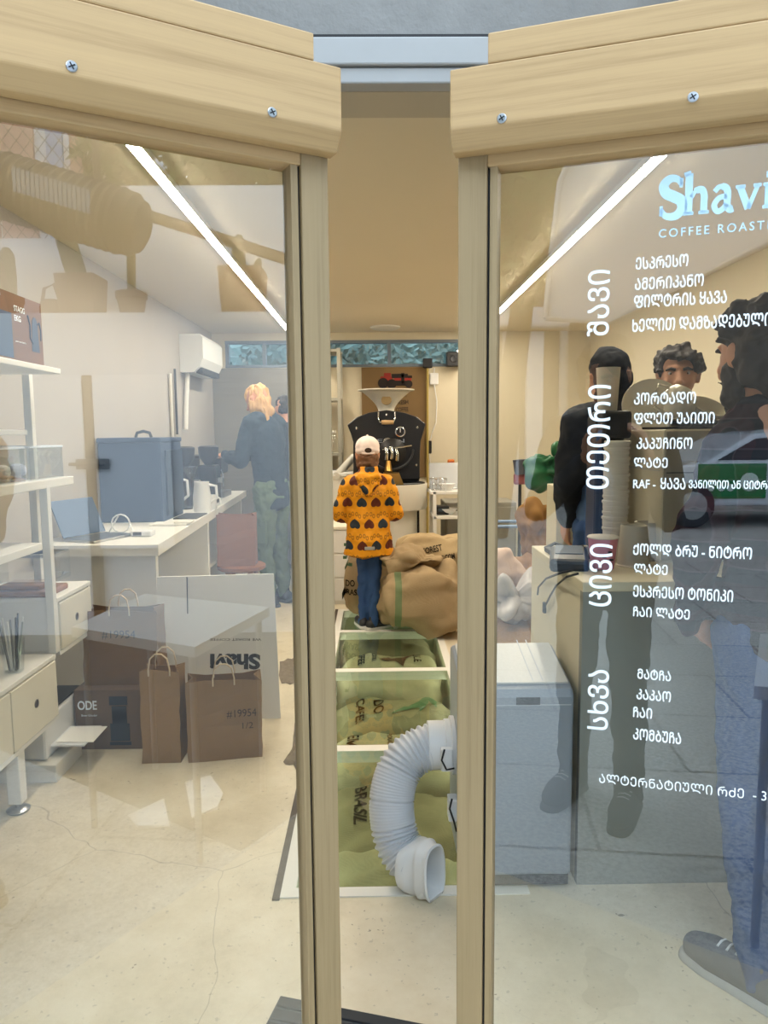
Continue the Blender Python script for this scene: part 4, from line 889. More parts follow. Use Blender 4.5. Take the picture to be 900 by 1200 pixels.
pit_sack('sack with black columns of print under second glass pane', (.08, 3.40, z), (.70, .46, .44), 23, PB, 0, [('SELVA', -.15, 3.58, .30, .06, 'd', M_print), ('PRODUCE', .05, 3.54, .2, .025, 'd', M_print), ('WASHED ARABICA', .16, 3.56, .24, .03, 'd', M_print), ('ORIGIN', .26, 3.52, .16, .03, 'd', M_print)])
pit_sack('sack with green leaf print under the far half of second pane', (.08, 3.90, z), (.70, .50, .40), 24, PB2, 0, [('CAFES', -.12, 4.06, .26, .05, 'd', M_print), ('DO', -.02, 4.02, .12, .06, 'd', M_print)])
ps = pit_sack('sack with brown animal shaped blotch under third glass pane', (.08, 4.58, z), (.66, .62, .46), 25, PB, 0, [('COFFEE', -.12, 4.80, .30, .045, 'd', M_print), ('CENTRAL', -.03, 4.78, .26, .03, 'd', M_print), ('ROYALE', .24, 4.78, .26, .05, 'd', M_print)])
pit_sack('plain sack under the glass in front of the striped sack', (.08, 5.25, z), (.66, .56, .40), 26, PB2)
bs = sack_mesh((.08, 4.58, z), (.66, .62, .46), 25, .5, .6, .05, 0, wr=.02)
bl_ = MB(); bl_.prism([(.02, 4.62), (.06, 4.70), (.14, 4.74), (.22, 4.70), (.235, 4.60), (.19, 4.56), (.17, 4.46), (.14, 4.50), (.13, 4.57), (.06, 4.56)], .3, .301); obj('blotch', conform(subdiv(bl_, .03), bs, (0, 0, -1), .006), M_printr, ps)
lf = MB()
for i in range(4):
    a = .3+i*.5; c = Vector((.16+i*.05, 3.86+.03*i, .3)); dx = Vector((math.cos(a), math.sin(a), 0))*.09; dy = Vector((-math.sin(a), math.cos(a), 0))*.03; lf.add([c-dx, c+dy, c+dx, c-dy], [(0, 1, 2, 3)])
bs = sack_mesh((.08, 3.90, z), (.70, .50, .40), 24, .5, .6, .05, 0, wr=.02); ls = [o for o in COL.objects if o.get('label', '').startswith('sack with green leaf')][0]
obj('leaf_print', conform(subdiv(lf, .03), bs, (0, 0, -1), .006), M_printg, ls)
# ---------------------------------------------------------------- roaster
ro = thing('coffee_roaster', 'black coffee roaster with white hopper against the back wall', 'coffee roaster', (.12, 6.5, 0))
RY = 6.3
M_rblack = mat('roaster black', '#19191b', .35, var=.05); M_rwhite = mat('roaster cream', '#dcd8cb', .4, var=.02); M_brass = mat('brass', '#b08a4a', .3, .9); M_chrome = mat('chrome', '#c6c8ca', .12, 1.0, var=0)
def pz(x, y, Y=RY): p = atY(x, y, Y); return (p.x, p.z)
arc = [(407, 498), (418, 489), (432, 483.5), (453, 480.5), (474, 483.5), (488, 488), (499, 497)]
outl = [pz(*q) for q in arc]+[pz(*q) for q in [(496, 507), (493, 517), (492, 540), (492, 562), (414, 562), (414, 535), (414, 518), (411, 508)]]
YP = Matrix(((1, 0, 0, 0), (0, 0, 1, 0), (0, 1, 0, 0), (0, 0, 0, 1)))
fp = obj('front_plate', MB().prism(outl, RY, RY+.05, YP), M_rblack, ro); bv = fp.modifiers.new('b', 'BEVEL'); bv.width = .008; bv.segments = 2; bv.limit_method = 'ANGLE'
cx0, cz0 = pz(453, 522)
obj('drum', MB().tube([(cx0, RY+.05, cz0), (cx0, RY+.75, cz0)], .29, 32), M_rblack, ro, 40)
bt = MB()
for q in [(418, 502), (489, 501), (488, 545), (419, 545), (453, 486)]:
    x, z_ = pz(*q); bt.lathe([(0, -.008), (.010, -.006), (.012, 0)], n=12, c=(x, RY, z_), M=Matrix.Rotation(PI/2, 4, 'X').inverted())
obj('bolts', bt, M_chrome, fp, 40)
def disc(px, py, r, m_, name, m2=None, ring=.25):
    x, z_ = pz(px, py); d = MB(); R_ = Matrix.Rotation(PI/2, 4, 'X'); d.lathe([(r, 0), (r, .018), (r*(1-ring), .02), (r*(1-ring), .012), (0, .012)], n=28, c=(x, RY, z_), M=R_); d.m = 1; d.lathe([(r*(1-ring)*.96, .013), (0, .014)], n=24, c=(x, RY, z_), M=R_); return obj(name, d, [m_, m2 or m_], ro, 40)
g = disc(469, 506, .045, M_chrome, 'round_gauge', M_black, .2); x, z_ = pz(469, 506); obj('needle', MB().box((x-.003, RY-.017, z_-.005), (x+.003, RY-.0145, z_+.03)), M_plastic, g)
disc(454, 518, .038, M_chrome, 'badge', M_steel, .3); disc(468, 517, .016, M_dark, 'knob', M_steel)
x, z_ = pz(427, 519); x2, _ = pz(448, 519); x3, _ = pz(463, 519); x4, _ = pz(482, 519)
tm = text_mb('GIESEN', x4-x-.06, .032, frame_M((x, RY-.001, z_), (1, 0, 0), (0, 0, 1)), .0); obj('lettering', tm, M_steel, fp)
# sight handle with wooden grip
hp = [pz(443.5, 483), pz(443, 490), pz(445, 495), pz(461, 495), pz(463, 490), pz(462.5, 483)]
ha = obj('handle', MB().tube([(x, RY-.03-.02*math.sin(PI*i/5), z_) for i, (x, z_) in enumerate(hp)], .008, 8), M_chrome, ro, 40)
a, b_ = pz(447, 495), pz(461, 495); obj('wood_grip', MB().tube([(a[0], RY-.045, a[1]), (a[0]*.7+b_[0]*.3, RY-.045, a[1]), (b_[0], RY-.045, b_[1])], [.017, .020, .017], 12), M_woodx, ha, 40)
# discharge door, arc lever, chute
x, z_ = pz(460, 530); dd = MB(); R_ = Matrix.Rotation(PI/2, 4, 'X'); dd.lathe([(.12, 0), (.12, .03), (.10, .045), (0, .05)], n=28, c=(x, RY, z_), M=R_); dd_ = obj('discharge_door', dd, M_rblack, ro, 40)
dl = MB()
for q in [(452, 531), (458, 530), (464, 532)]:
    xx, zz = pz(*q); dl.tube([(xx, RY-.05, zz+.04), (xx+.01, RY-.09, zz), (xx+.005, RY-.06, zz-.05)], [.018, .014, .018], 10)
dl.tube([(pz(448, 527)[0], RY-.06, pz(448, 527)[1]), (pz(482, 522)[0], RY-.06, pz(482, 522)[1])], .008, 8); obj('chrome_lever', dl, M_chrome, dd_, 40)
ar = [(pz(458, 527)[0]+.19*math.cos(t_), RY-.03, pz(458, 527)[1]+.17*math.sin(t_)) for t_ in [-PI*.95+i*PI*.95/14 for i in range(15)]]
obj('arc_handle', MB().tube(ar, .012, 8), M_dark, dd_, 40)
ch_ = MB(); a, b_, c_, d_ = pz(449, 553), pz(467, 553), pz(474, 571), pz(449, 569); ch_.prism([a, b_, c_, d_], RY-.22, RY-.02, YP); obj('chute', ch_, M_brass, ro)
obj('sampler', MB().tube([(pz(455, 540)[0], RY-.08, pz(455, 540)[1]), (pz(455, 549)[0], RY-.10, pz(455, 552)[1])], [.02, .035], 12), M_brass, ro, 40)
# cooling bin
cb = Vector((pz(461, 590)[0], RY-.10, 0)); zb0, zb1, zb2 = atY(478, 640, RY-.3).z, atY(478, 597, RY-.3).z, atY(478, 568, RY-.3).z
obj('cooling_base', MB().lathe([(.22, 0), (.22, .05), (.20, .06), (.20, zb1)], c=cb, n=36), M_rwhite, ro, 40)
cbn = MB().lathe([(.20, zb1-.01), (.28, zb1-.01), (.29, zb1+.01), (.29, zb2), (.275, zb2), (.27, zb1+.08), (0, zb1+.08)], c=cb, n=40); co_ = obj('cooling_bin', cbn, M_rwhite, ro, 40)
obj('cooling_tray', MB().lathe([(.269, zb2-.012), (.269, zb2+.006), (.25, zb2-.004), (0, zb2-.03)], c=cb, n=36), M_rblack, co_, 40)
obj('stirrer', MB().box((cb.x-.25, cb.y-.012, zb2-.02), (cb.x+.25, cb.y+.012, zb2-.002), .004).tube([(cb.x, cb.y, zb2-.03), (cb.x, cb.y, zb2+.05)], .02, 10), M_steel, co_)
obj('pedestal', MB().box((pz(416, 0)[0], RY+.05, 0), (pz(490, 0)[0], RY+.8, pz(453, 560)[1]), .01), M_rblack, ro)
# hopper
h0, h1 = pz(453, 480), pz(453, 457); hw = (pz(484, 457)[0]-pz(423, 457)[0])/2; hc = (pz(453, 457)[0], RY+.28, 0)
hz0, hz1 = atY(453, 481, RY+.1).z, atY(453, 457, RY+.1).z
pr_ = [(.07, hz0-.1)]+[(.07+(hw-.07)*(k**1.6), hz0+(hz1-hz0)*k) for k in [i/8 for i in range(9)]]+[(hw+.03, hz1+.004), (hw+.03, hz1+.012), (hw-.02, hz1+.012), (.05, hz0+.01)]
hp_ = obj('hopper', MB().lathe(pr_, c=hc, n=44), M_rwhite, ro, 50)
em = MB().lathe([(.045, 0), (.045, .008), (.034, .010), (0, .010)], n=28, M=Matrix.Rotation(PI/2-.35, 4, 'X'), c=(hc[0], hc[1]-.155, (hz0+hz1)/2)); obj('emblem', em, mat('bronze emblem', '#8a7550', .5, .3), hp_, 40)
# ---------------------------------------------------------------- brown poster with a red machine print behind the hopper
po = thing('kraft_poster', 'brown kraft poster with red and black machine print behind the hopper', 'poster', (.15, 7.76, 1.2))
def wallp(x, y): p = atY(x, y, 7.775); return (p.x, p.z)
a, b_ = wallp(425, 560), wallp(500, 430)
obj('sheet', MB().box((a[0], 7.78, a[1]), (b_[0], 7.797, b_[1])), mat('poster kraft', '#7a6240', .85, var=.08), po)
r_ = MB(); k_ = MB()
def bx2(mb, x0, y0, x1, y1, d=.004): p, q = wallp(x0, y1), wallp(x1, y0); mb.box((p[0], 7.78-d, p[1]), (q[0], 7.781, q[1]), .006)
for q in ((446, 441, 460, 447), (450, 437, 458, 442), (462, 440, 470, 446), (474, 442, 482, 447)): bx2(r_, *q)
for q in ((459, 438, 478, 443), (462, 446, 480, 452), (470, 437, 474, 450), (478, 440, 483, 443)): bx2(k_, *q, .006)
for x, y, r in ((449, 449, .055), (459, 450, .05), (479, 450, .04)):
    p = wallp(x, y); k_.lathe([(r*.55, 0), (r, 0), (r, .008), (r*.55, .008)], n=22, c=(p[0], 7.78, p[1]), M=Matrix.Rotation(PI/2, 4, 'X'))
obj('red_print', r_, mat('print red', '#8f2a20', .7), po); obj('black_print', k_, mat('print black', '#221b18', .8), po)
o = wallp(463, 466); tm = text_mb('ROAST', .13, .05, frame_M((o[0], 7.778, o[1]), (1, 0, .05), (0, 0, 1)), .01)
for i, s_ in enumerate(('FRESH', 'COFFEE', 'DAILY')): merge(tm, text_mb(s_, .13, .045, frame_M((o[0]+.01, 7.778, o[1]-.075*(i+1)), (1, 0, .05), (0, 0, 1)), .01))
obj('lettering', tm, mat('print black', '#221b18'), po)
# yellow gas pipe, socket, cable
gp_ = thing('gas_pipe', 'yellow gas pipe running up the back wall beside the poster', 'pipe', (.55, 7.74, .8))
pts = [atY(501, y, 7.74) for y in (700, 560, 500, 428)]; obj('pipe', MB().tube(pts, .013, 10), mat('pipe yellow', '#a8934f', .5), gp_, 40); obj('valve', MB().box(pts[-1]-Vector((.05, .04, .03)), pts[-1]+Vector((.05, .03, .07)), .01), M_black, gp_)
so = thing('wall_socket', 'white socket box with hanging cable on the back wall', 'socket', atY(509, 450, 7.79))
p = atY(508.5, 444, 7.79); obj('box', MB().box(p-Vector((.045, .03, .06)), p+Vector((.045, .01, .06)), .008), M_plastic, so)
obj('cable', MB().tube([p+Vector((0, -.02, .06)), atY(509, 431, 7.77)], .006, 6), M_plastic, so, 40)
obj('cable', MB().tube([p-Vector((0, .02, .05)), atY(512, 470, 7.76), atY(511, 495, 7.76), atY(506, 508, 7.76), atY(503, 525, 7.76), atY(504, 545, 7.76)], .006, 6), M_plastic, so, 60)
p = atY(503.5, 525, 7.78); obj('plug', MB().box(p-Vector((.03, .03, .06)), p+Vector((.02, .01, .08)), .01), M_black, so)
sp_ = thing('black_speaker', 'small black speaker under the high window at back', 'speaker', atY(529, 430, 7.7)); p = atY(529, 421, 7.72)
obj('cabinet', MB().box(p-Vector((.055, .05, .075)), p+Vector((.09, .06, .075)), .008), M_black, sp_); obj('cone', MB().lathe([(.04, 0), (.03, .008), (0, .004)], n=20, M=Matrix.Rotation(PI/2, 4, 'X'), c=p-Vector((-.015, .05, 0))), M_dark, sp_, 40)
# metal shelf at the left of the roaster
ms = thing('metal_rack', 'grey perforated metal rack in the back corner left of roaster', 'rack', (-.42, 7.55, 0))
for x in (-.62, -.345):
    for y in (7.35, 7.72): obj('upright', MB().box((x-.018, y-.018, 0), (x+.018, y+.018, 2.24), .002), mat('rack grey', '#a9a698', .5, .2), ms)
for z_ in (.25, .75, 1.17, 1.72, 2.2): obj('shelf', MB().box((-.64, 7.33, z_), (-.33, 7.74, z_+.03), .003), mat('rack grey', '#a9a698'), ms)
for i, (x, z_, r, h_) in enumerate(((-.42, 1.201, .05, .2), (-.54, 1.201, .045, .16), (-.40, .781, .06, .22))):
    t_ = thing('storage_jar', ('clear jar on the rack shelf level with the roaster plate', 'squat jar at the back of the rack', 'dark jar on the lower rack shelf')[i], 'jar', (x, 7.5, z_)); obj('jar_body', MB().lathe([(0, 0), (r, 0), (r, h_*.7), (r*.5, h_*.9), (r*.5, h_)], c=(x, 7.5, z_), n=18), (M_clear, M_greyp, M_dark)[i], t_, 40); obj('lid', MB().lathe([(r*.55, h_), (r*.55, h_*1.12), (0, h_*1.12)], c=(x, 7.5, z_), n=18), M_white, t_, 40)
# low white cabinet left of the roaster
wc_ = thing('drawer_chest', 'white drawer chest standing left of the child in the gap', 'cabinet', (-.42, 5.95, 0))
obj('body', MB().box((-.60, 5.85, 0), (-.20, 6.25, .62), .004), M_white, wc_)
for i in range(3): obj('drawer', MB().box((-.595, 5.838, .03+i*.2), (-.205, 5.852, .215+i*.2), .003), M_whitemetal, wc_)
obj('top', MB().box((-.61, 5.83, .62), (-.19, 6.26, .645), .003), mat('cream top', '#e2dcc8', .5), wc_)
uc = thing('machine_hood', 'pale boxy roaster side unit behind the white chest', 'machine', (-.33, 6.45, 0))
obj('body', MB().box((-.56, 6.42, 0), (-.20, 6.85, 1.02), .01), M_rwhite, uc); obj('duct', MB().tube([atY(394, 558, 6.4), atY(414, 536, 6.9)], .035, 12), M_rwhite, uc, 40); obj('lid', MB().box((-.57, 6.40, 1.02), (-.19, 6.86, 1.05), .006), M_whitemetal, uc)
# white trolley at the right with laptop, bowls, scale
tr_ = thing('trolley', 'white metal trolley right of the roaster holding bowls and laptop', 'trolley', (.75, 6.0, 0))
ty0 = 5.85; zt1 = atY(515, 576, ty0).z; zt2 = atY(515, 605, ty0).z; x0 = atY(507.5, 600, ty0).x; x1 = x0+.48
for x in (x0+.014, x1-.014):
    for y in (ty0+.014, ty0+.36): obj('leg', MB().box((x-.014, y-.014, .0), (x+.014, y+.014, zt1), .002), M_whitemetal, tr_)
for z_ in (zt1, zt2, .25): obj('shelf', MB().box((x0-.02 if z_ == zt1 else x0, ty0, z_-.025), (x1, ty0+.374, z_), .003), M_whitemetal, tr_)
lt_ = thing('open_laptop', 'silver laptop lid standing on the trolley top', 'laptop', (x0+.2, ty0+.22, zt1))
Ml = Matrix.Translation((x0+.16, ty0+.24, zt1+.012)) @ Matrix.Rotation(math.radians(-18), 4, 'X'); obj('screen_lid', MB().box((-.17, 0, 0), (.17, .008, .22), .006, Ml), mat('laptop silver', '#8f9090', .35, .5), lt_); obj('base', MB().box((x0-.01, ty0+.24, zt1), (x0+.33, ty0+.37, zt1+.014), .004), M_steel, lt_)
def bowl(label, x, y, z_, r, h_, m_):
    t_ = thing('white_bowl', label, 'bowl', (x, y, z_), group='bowls on the trolley'); obj('bowl', MB().lathe([(0, 0), (r*.5, 0), (r, h_), (r*.95, h_), (r*.45, .008), (0, .008)], c=(x, y, z_), n=26), m_, t_, 40); obj('rim', MB().lathe([(r*.95, h_), (r*1.03, h_+.002), (r*1.03, h_+.006), (r*.95, h_+.005)], c=(x, y, z_), n=26), M_plastic, t_, 40)
bowl('white bowl on top of the trolley by the laptop', atY(524, 570, 5.95).x, 5.95, zt1, .065, .05, M_plastic); bowl('white shallow bowl on the trolley\'s second shelf', atY(525, 600, 5.98).x, 5.98, zt2, .075, .045, M_plastic)
gj = thing('wire_basket', 'thin wire basket on the trolley top near the roaster', 'basket', (x0+.04, ty0+.1, zt1))
b = MB()
for r, z_ in ((.055, .004), (.065, .05), (.072, .10)): b.tube([(x0+.05+r*math.cos(a), ty0+.1+r*math.sin(a), zt1+z_) for a in [i*PI/10 for i in range(21)]], .0025, 6)
for i in range(10): a = i*PI/5; b.tube([(x0+.05+.055*math.cos(a), ty0+.1+.055*math.sin(a), zt1+.004), (x0+.05+.072*math.cos(a), ty0+.1+.072*math.sin(a), zt1+.10)], .002, 6)
obj('wires', b, M_chrome, gj, 40)
sc_ = thing('black_scale', 'small black scale below the trolley top', 'scale', (x0+.1, ty0+.1, zt2+.06)); p = atY(520, 609, 5.93)
obj('body', MB().box((x0+.035, ty0+.08, zt2+.001), (x0+.14, ty0+.2, zt2+.075), .01), M_black, sc_); obj('display', MB().box((x0+.05, ty0+.077, zt2+.03), (x0+.12, ty0+.081, zt2+.055)), mat('display blue', '#3d4a55', .3), sc_)
og = thing('orange_packet', 'small orange packet behind the laptop lid', 'packet', atY(528, 543, 6.2)); p = atY(528.5, 541, 6.2); zt_ = zt1+.01
obj('packet', MB().box((p.x-.03, 6.19, zt_), (p.x+.03, 6.22, p.z+.02), .012), mat('orange film', '#c56a23', .5), og); obj('red_mark', MB().box((p.x-.018, 6.186, p.z-.03), (p.x+.018, 6.191, p.z+.0), .002), mat('red mark', '#a02a1e', .5), og)
bin_b = bin_('clear tub on the lowest trolley shelf', ty0+.04, ty0+.3, .251, x0+.15, x1-.03, .2); bin_b['group'] = 'clear tubs by the trolley'
gb = thing('grey_cabinet', 'grey steel cabinet behind the trolley', 'cabinet', (.8, 6.5, 0)); obj('body', MB().box((.42+.2, 6.35, 0), (1.25, 6.8, .78), .008), mat('cabinet grey', '#8d8a80', .5), gb); obj('door', MB().box((.64, 6.335, .04), (1.23, 6.352, .74), .004), mat('cabinet grey door', '#98958b', .5), gb)
yb = obj('yellow_lid', MB().lathe([(.05, 0), (.055, .02), (.03, .035), (0, .038)], c=(atY(519, 636, 5.62).x, 5.6, atY(519, 638, 5.62).z), n=20), mat('yellow plastic', '#d2a83a', .5)); tag(yb, 'yellow lid lying on top of the printed sack', 'lid')
# ---------------------------------------------------------------- portable air conditioner with its white hose
pa = thing('portable_air_conditioner', 'white portable air conditioner standing behind the right door stile', 'air conditioner', (.42, 2.22, 0))
ax0, ax1, ay0, ay1 = .250, .588, 2.075, 2.40; za, zb_ = atY(620, 806, ay0).z, atY(640, 750, ay1).z
pf = [(ay0, .05), (ay0, za-.03), (ay0+.012, za-.008), (ay0+.035, za), (ay1-.05, zb_), (ay1-.015, zb_-.008), (ay1, zb_-.04), (ay1, .05)]
Xp = Matrix(((0, 0, 1, 0), (1, 0, 0, 0), (0, 1, 0, 0), (0, 0, 0, 1)))
bd_ = obj('body', MB().prism(pf, ax0, ax1, Xp), mat('appliance shaded white', '#939aa2', .35, var=.02), pa)  # white plastic; shade on the front is put into a grey body colour
lidm = MB().prism([(ay0+.03, za+.0005), (ay1-.05, zb_+.0005), (ay1-.05, zb_+.006), (ay0+.03, za+.006)], ax0+.012, ax1-.012, Xp); obj('lit_top', lidm, mat('appliance white', '#d0cfc9', .4, var=.02), pa); bv = bd_.modifiers.new('b', 'BEVEL'); bv.width = .012; bv.segments = 3; bv.limit_method = 'ANGLE'; bv.angle_limit = math.radians(50)  # added slab, paler than the body so the top reads as lit
p0, p1 = atY(605, 826, ay0), atY(633, 817, ay0); obj('front_slot', MB().box((p0.x, ay0-.003, p0.z), (p1.x, ay0+.01, p1.z), .001), M_dark, pa)
obj('front_seam', MB().box((ax0+.01, ay0-.001, za-.055), (ax1-.01, ay0+.01, za-.052)), M_greyp, pa)
tpm = MB(); sl_ = (zb_-za)/(ay1-.05-ay0-.035)
for x in (.345, .36, .47, .50): tpm.box((x, 0, 0), (x+.003, .26, .002), 0, Matrix.Translation((0, ay0+.04, za+.006)) @ Matrix.Rotation(math.atan(sl_), 4, 'X'))
tpm.box((.28, .10, 0), (.30, .115, .003), 0, Matrix.Translation((0, ay0+.04, za+.006)) @ Matrix.Rotation(math.atan(sl_), 4, 'X')); obj('top_lines', tpm, M_greyp, pa)
obj('plinth', MB().box((ax0+.012, ay0+.012, .012), (ax1-.004, ay1-.01, .052), .004), M_dark, pa)
for x in (ax0+.04, ax1-.04):
    for y in (ay0+.05, ay1-.05): obj('foot', MB().lathe([(.018, .004), (.02, .016), (0, .016)], c=(x, y, 0), n=14), M_black, pa, 40)
hc_ = atX(529, 876, ax0); hc_ = Vector((ax0, 2.27, atY(520, 876, 2.25).z))
cm = MB(); R_ = Matrix.Rotation(-PI/2, 4, 'Y'); cm.lathe([(.0, 0), (.093, 0), (.093, .012), (.083, .014), (.083, .03), (.078, .032), (.078, .085), (.07, .087), (.07, .01)], n=36, c=hc_, M=R_); cl_ = obj('hose_collar', cm, M_plastic, pa, 40)
clp = MB().box(hc_+Vector((-.05, -.10, -.045)), hc_+Vector((-.012, -.075, .03)), .005); obj('clip', clp, M_plastic, cl_)
obj('latch_cord', MB().tube([hc_+Vector((-.04, -.1, .03)), hc_+Vector((-.05, -.112, .0)), hc_+Vector((-.035, -.114, -.03)), hc_+Vector((-.01, -.105, -.03))], .003, 6), M_black, cl_, 40)
pl_ = atY(527, 985, 2.18); obj('cable_hook', MB().box(Vector((ax0-.03, 2.14, .19)), Vector((ax0, 2.19, .26)), .004), M_plastic, pa); obj('hook_cord', MB().tube([(ax0-.02, 2.135, .27), (ax0-.028, 2.13, .24), (ax0-.015, 2.132, .2), (ax0-.005, 2.14, .16)], .003, 6), M_black, pa, 40)
# hose spine
key = [(hc_.x-.06, 2.27, hc_.z)]+[tuple(atY(x, y, Y)) for x, y, Y in ((494, 878, 2.26), (474, 892, 2.24), (462, 918, 2.21), (459, 950, 2.18), (465, 984, 2.15), (478, 1006, 2.12), (487, 1013, 2.10))]
key = [Vector(k) for k in key]
def crom(P, n):
    P = [P[0]*2-P[1]]+P+[P[-1]*2-P[-2]]; out = []
    for i in range(1, len(P)-2):
        for k in range(n):
            t_ = k/n; a, b_, c, d = P[i-1], P[i], P[i+1], P[i+2]
            out.append(.5*((2*b_)+(c-a)*t_+(2*a-5*b_+4*c-d)*t_*t_+(3*b_-a-3*c+d)*t_**3))
    return out+[P[-2]]
sp2 = crom(key, 40); L = [0]
for a, b_ in zip(sp2, sp2[1:]): L.append(L[-1]+(b_-a).length)
rs = []
for l in L:
    k = l/L[-1]; rip = .0045 if (k < .36 or k > .70) else .0006
    if abs(k-.53) < .008: rip = .003
    rs.append(.069+rip*math.sin(2*PI*l/.0155) if rip > .001 else .071+.0008*math.sin(2*PI*l/.008))
hs = obj('hose', MB().tube(sp2, rs, 40, False), mat('hose white', '#c9ccd1', .5, var=.02), pa, 180); sd_ = hs.modifiers.new('s', 'SOLIDIFY'); sd_.thickness = .002
# flat oval nozzle
e0 = sp2[-1]; dirn = (Vector(atY(517, 1027, 2.03))-e0).normalized(); side = dirn.cross(Vector((0, 0, 1))).normalized(); upv = side.cross(dirn)
nm = MB(); secs = [(-.03, .074, .074), (.0, .076, .078), (.02, .066, .083), (.045, .050, .086), (.06, .050, .086), (.062, .056, .092), (.075, .057, .093), (.10, .046, .084), (.125, .050, .088), (.13, .044, .082), (.10, .040, .078), (.03, .046, .078), (.0, .040, .070), (-.03, .036, .064)]
n = 44; vs = []
for d_, a_, h_ in secs:
    for k in range(n):
        t_ = 2*PI*k/n; vs.append(e0+dirn*d_*.62+side*sq(math.cos(t_), .75)*a_+upv*sq(math.sin(t_), .75)*h_)
mz = min(v.z for v in vs)
vs = [Vector((v.x, v.y, max(v.z, .003 if i//n < 9 else .014))) for i, v in enumerate(vs)]
nm.add(vs, [(i*n+k, i*n+(k+1) % n, (i+1)*n+(k+1) % n, (i+1)*n+k) for i in range(len(secs)-1) for k in range(n)]+[tuple(range((len(secs)-1)*n, len(secs)*n))]); obj('nozzle', nm, M_plastic, pa, 50)
# ================================================================ right side: counter, machine, cups
M_cgrey = mat('counter grey', '#94958d', .6, var=.03)
rc = thing('bar_counter', 'bar counter with cream top and grey front behind the right door', 'counter', (1.3, 2.45, 0))
RX, RY0, RY1, RZt = .612, 2.10, 2.80, .955
obj('worktop', MB().box((RX, RY0, RZt-.03), (2.28, RY1, RZt), .003), mat('cream laminate', '#e0d6b8', .4, var=.02), rc)
obj('front_panel', MB().box((RX+.002, RY0+.003, .0), (2.28, RY0+.03, RZt-.03)), M_cgrey, rc)
obj('end_panel', MB().box((RX+.002, RY0+.03, 0), (RX+.03, RY1, RZt-.03)), mat('cream panel', '#d9d0b6', .6, var=.03), rc)
# espresso machine: tall cream box with rails and cups
em_ = thing('espresso_machine', 'tall cream boxed espresso machine with cups on top before the barista', 'coffee machine', (1.3, 2.55, RZt))
mz = atY(790, 503, 2.42).z; mx0 = atY(776, 560, 2.40).x; mx1 = mx0+.72
M_mach = mat('machine cream', '#cfc8b2', .45, var=.02); M_mach2 = mat('machine grey', '#a09c8e', .45, var=.02)
obj('cabinet', MB().box((mx0, 2.40, RZt), (mx1, 2.785, mz), .006), M_mach, em_); obj('rear_panel', MB().box((mx0+.006, 2.392, RZt+.01), (mx1-.006, 2.402, mz-.006), .002), M_mach2, em_); zz = atY(800, 598, 2.4).z
obj('side_seam', MB().box((mx0-.002, 2.42, mz-.14), (mx0+.002, 2.78, mz-.137)), M_greyp, em_); obj('panel_seam', MB().box((mx0+.01, 2.39, mz-.145), (mx1-.01, 2.394, mz-.142)), M_dark, em_)
rl = MB()
for y in (2.43, 2.76): rl.tube([(mx0+.02, y, mz+.03), (mx1-.02, y, mz+.03)], .006, 8)
for x in (mx0+.03, mx0+.35, mx1-.03):
    for y in (2.43, 2.76): rl.tube([(x, y, mz), (x, y, mz+.03)], .005, 8)
obj('cup_rail', rl, M_chrome, em_, 40); obj('top_grid', MB().box((mx0+.015, 2.42, mz), (mx1-.015, 2.77, mz+.008), .002), M_dark, em_)
def cup(label, x, y, z_, r, h_, m_, tilt=None, handle=True, grp='cups on the espresso machine'):
    t_ = thing('white_cup', label, 'cup', (x, y, z_), group=grp); T = Matrix.Identity(4)
    if tilt: T = Matrix.Rotation(tilt[0], 4, 'X') @ Matrix.Rotation(tilt[1], 4, 'Y')
    W_ = Matrix.Translation((x, y, z_)) @ T
    b = MB().lathe([(0, 0), (r*.55, 0), (r*.75, h_*.2), (r*.95, h_*.6), (r, h_), (r*.94, h_), (r*.88, h_*.6), (r*.65, h_*.22), (0, h_*.12)], n=28); b.v = [W_ @ v for v in b.v]; obj('cup_body', b, m_, t_, 50)
    if handle:
        hh = MB().tube([(-r*.9, 0, h_*.8), (-r*1.5, 0, h_*.78), (-r*1.55, 0, h_*.4), (-r*.85, 0, h_*.3)], .006, 8); hh.v = [W_ @ v for v in hh.v]; obj('handle', hh, m_, t_, 50)
M_cup = mat('porcelain', '#d6cfbb', .3, var=.01)
zc = mz+.009
def xc(px, Y): return atY(px, 480, Y).x
cup('white cup leaning against the others at the machine corner', xc(790, 2.5), 2.5, zc+.012, .055, .075, M_cup, (0, .35))
cup('white upside down cup in front of the barista\'s mouth', xc(800, 2.56), 2.56, zc+.135, .055, .07, M_cup, (PI, -.45))
cup('white cup under the upside down cup', xc(800, 2.56), 2.57, zc, .055, .068, M_cup, (0, 0))
cup('wide white cup tilted towards the door', xc(826, 2.5), 2.52, zc+.02, .065, .06, M_cup, (.55, .2), False)
cup('white cup behind the wide tilted cup', xc(846, 2.62), 2.64, zc, .055, .07, M_cup)
cup('white cup half hidden by the bearded customer', xc(868, 2.55), 2.55, zc, .055, .07, M_cup)
pt = obj('white_plate', MB().lathe([(0, 0), (.05, 0), (.11, .018), (.108, .022), (.05, .006), (0, .006)], M=Matrix.Rotation(1.15, 4, 'X') @ Matrix.Rotation(-.2, 4, 'Y'), c=(xc(757, 2.74), 2.68, zc+.07), n=36), M_cup, None, 50); tag(pt, 'round cream plate standing on the machine left of the barista', 'plate')
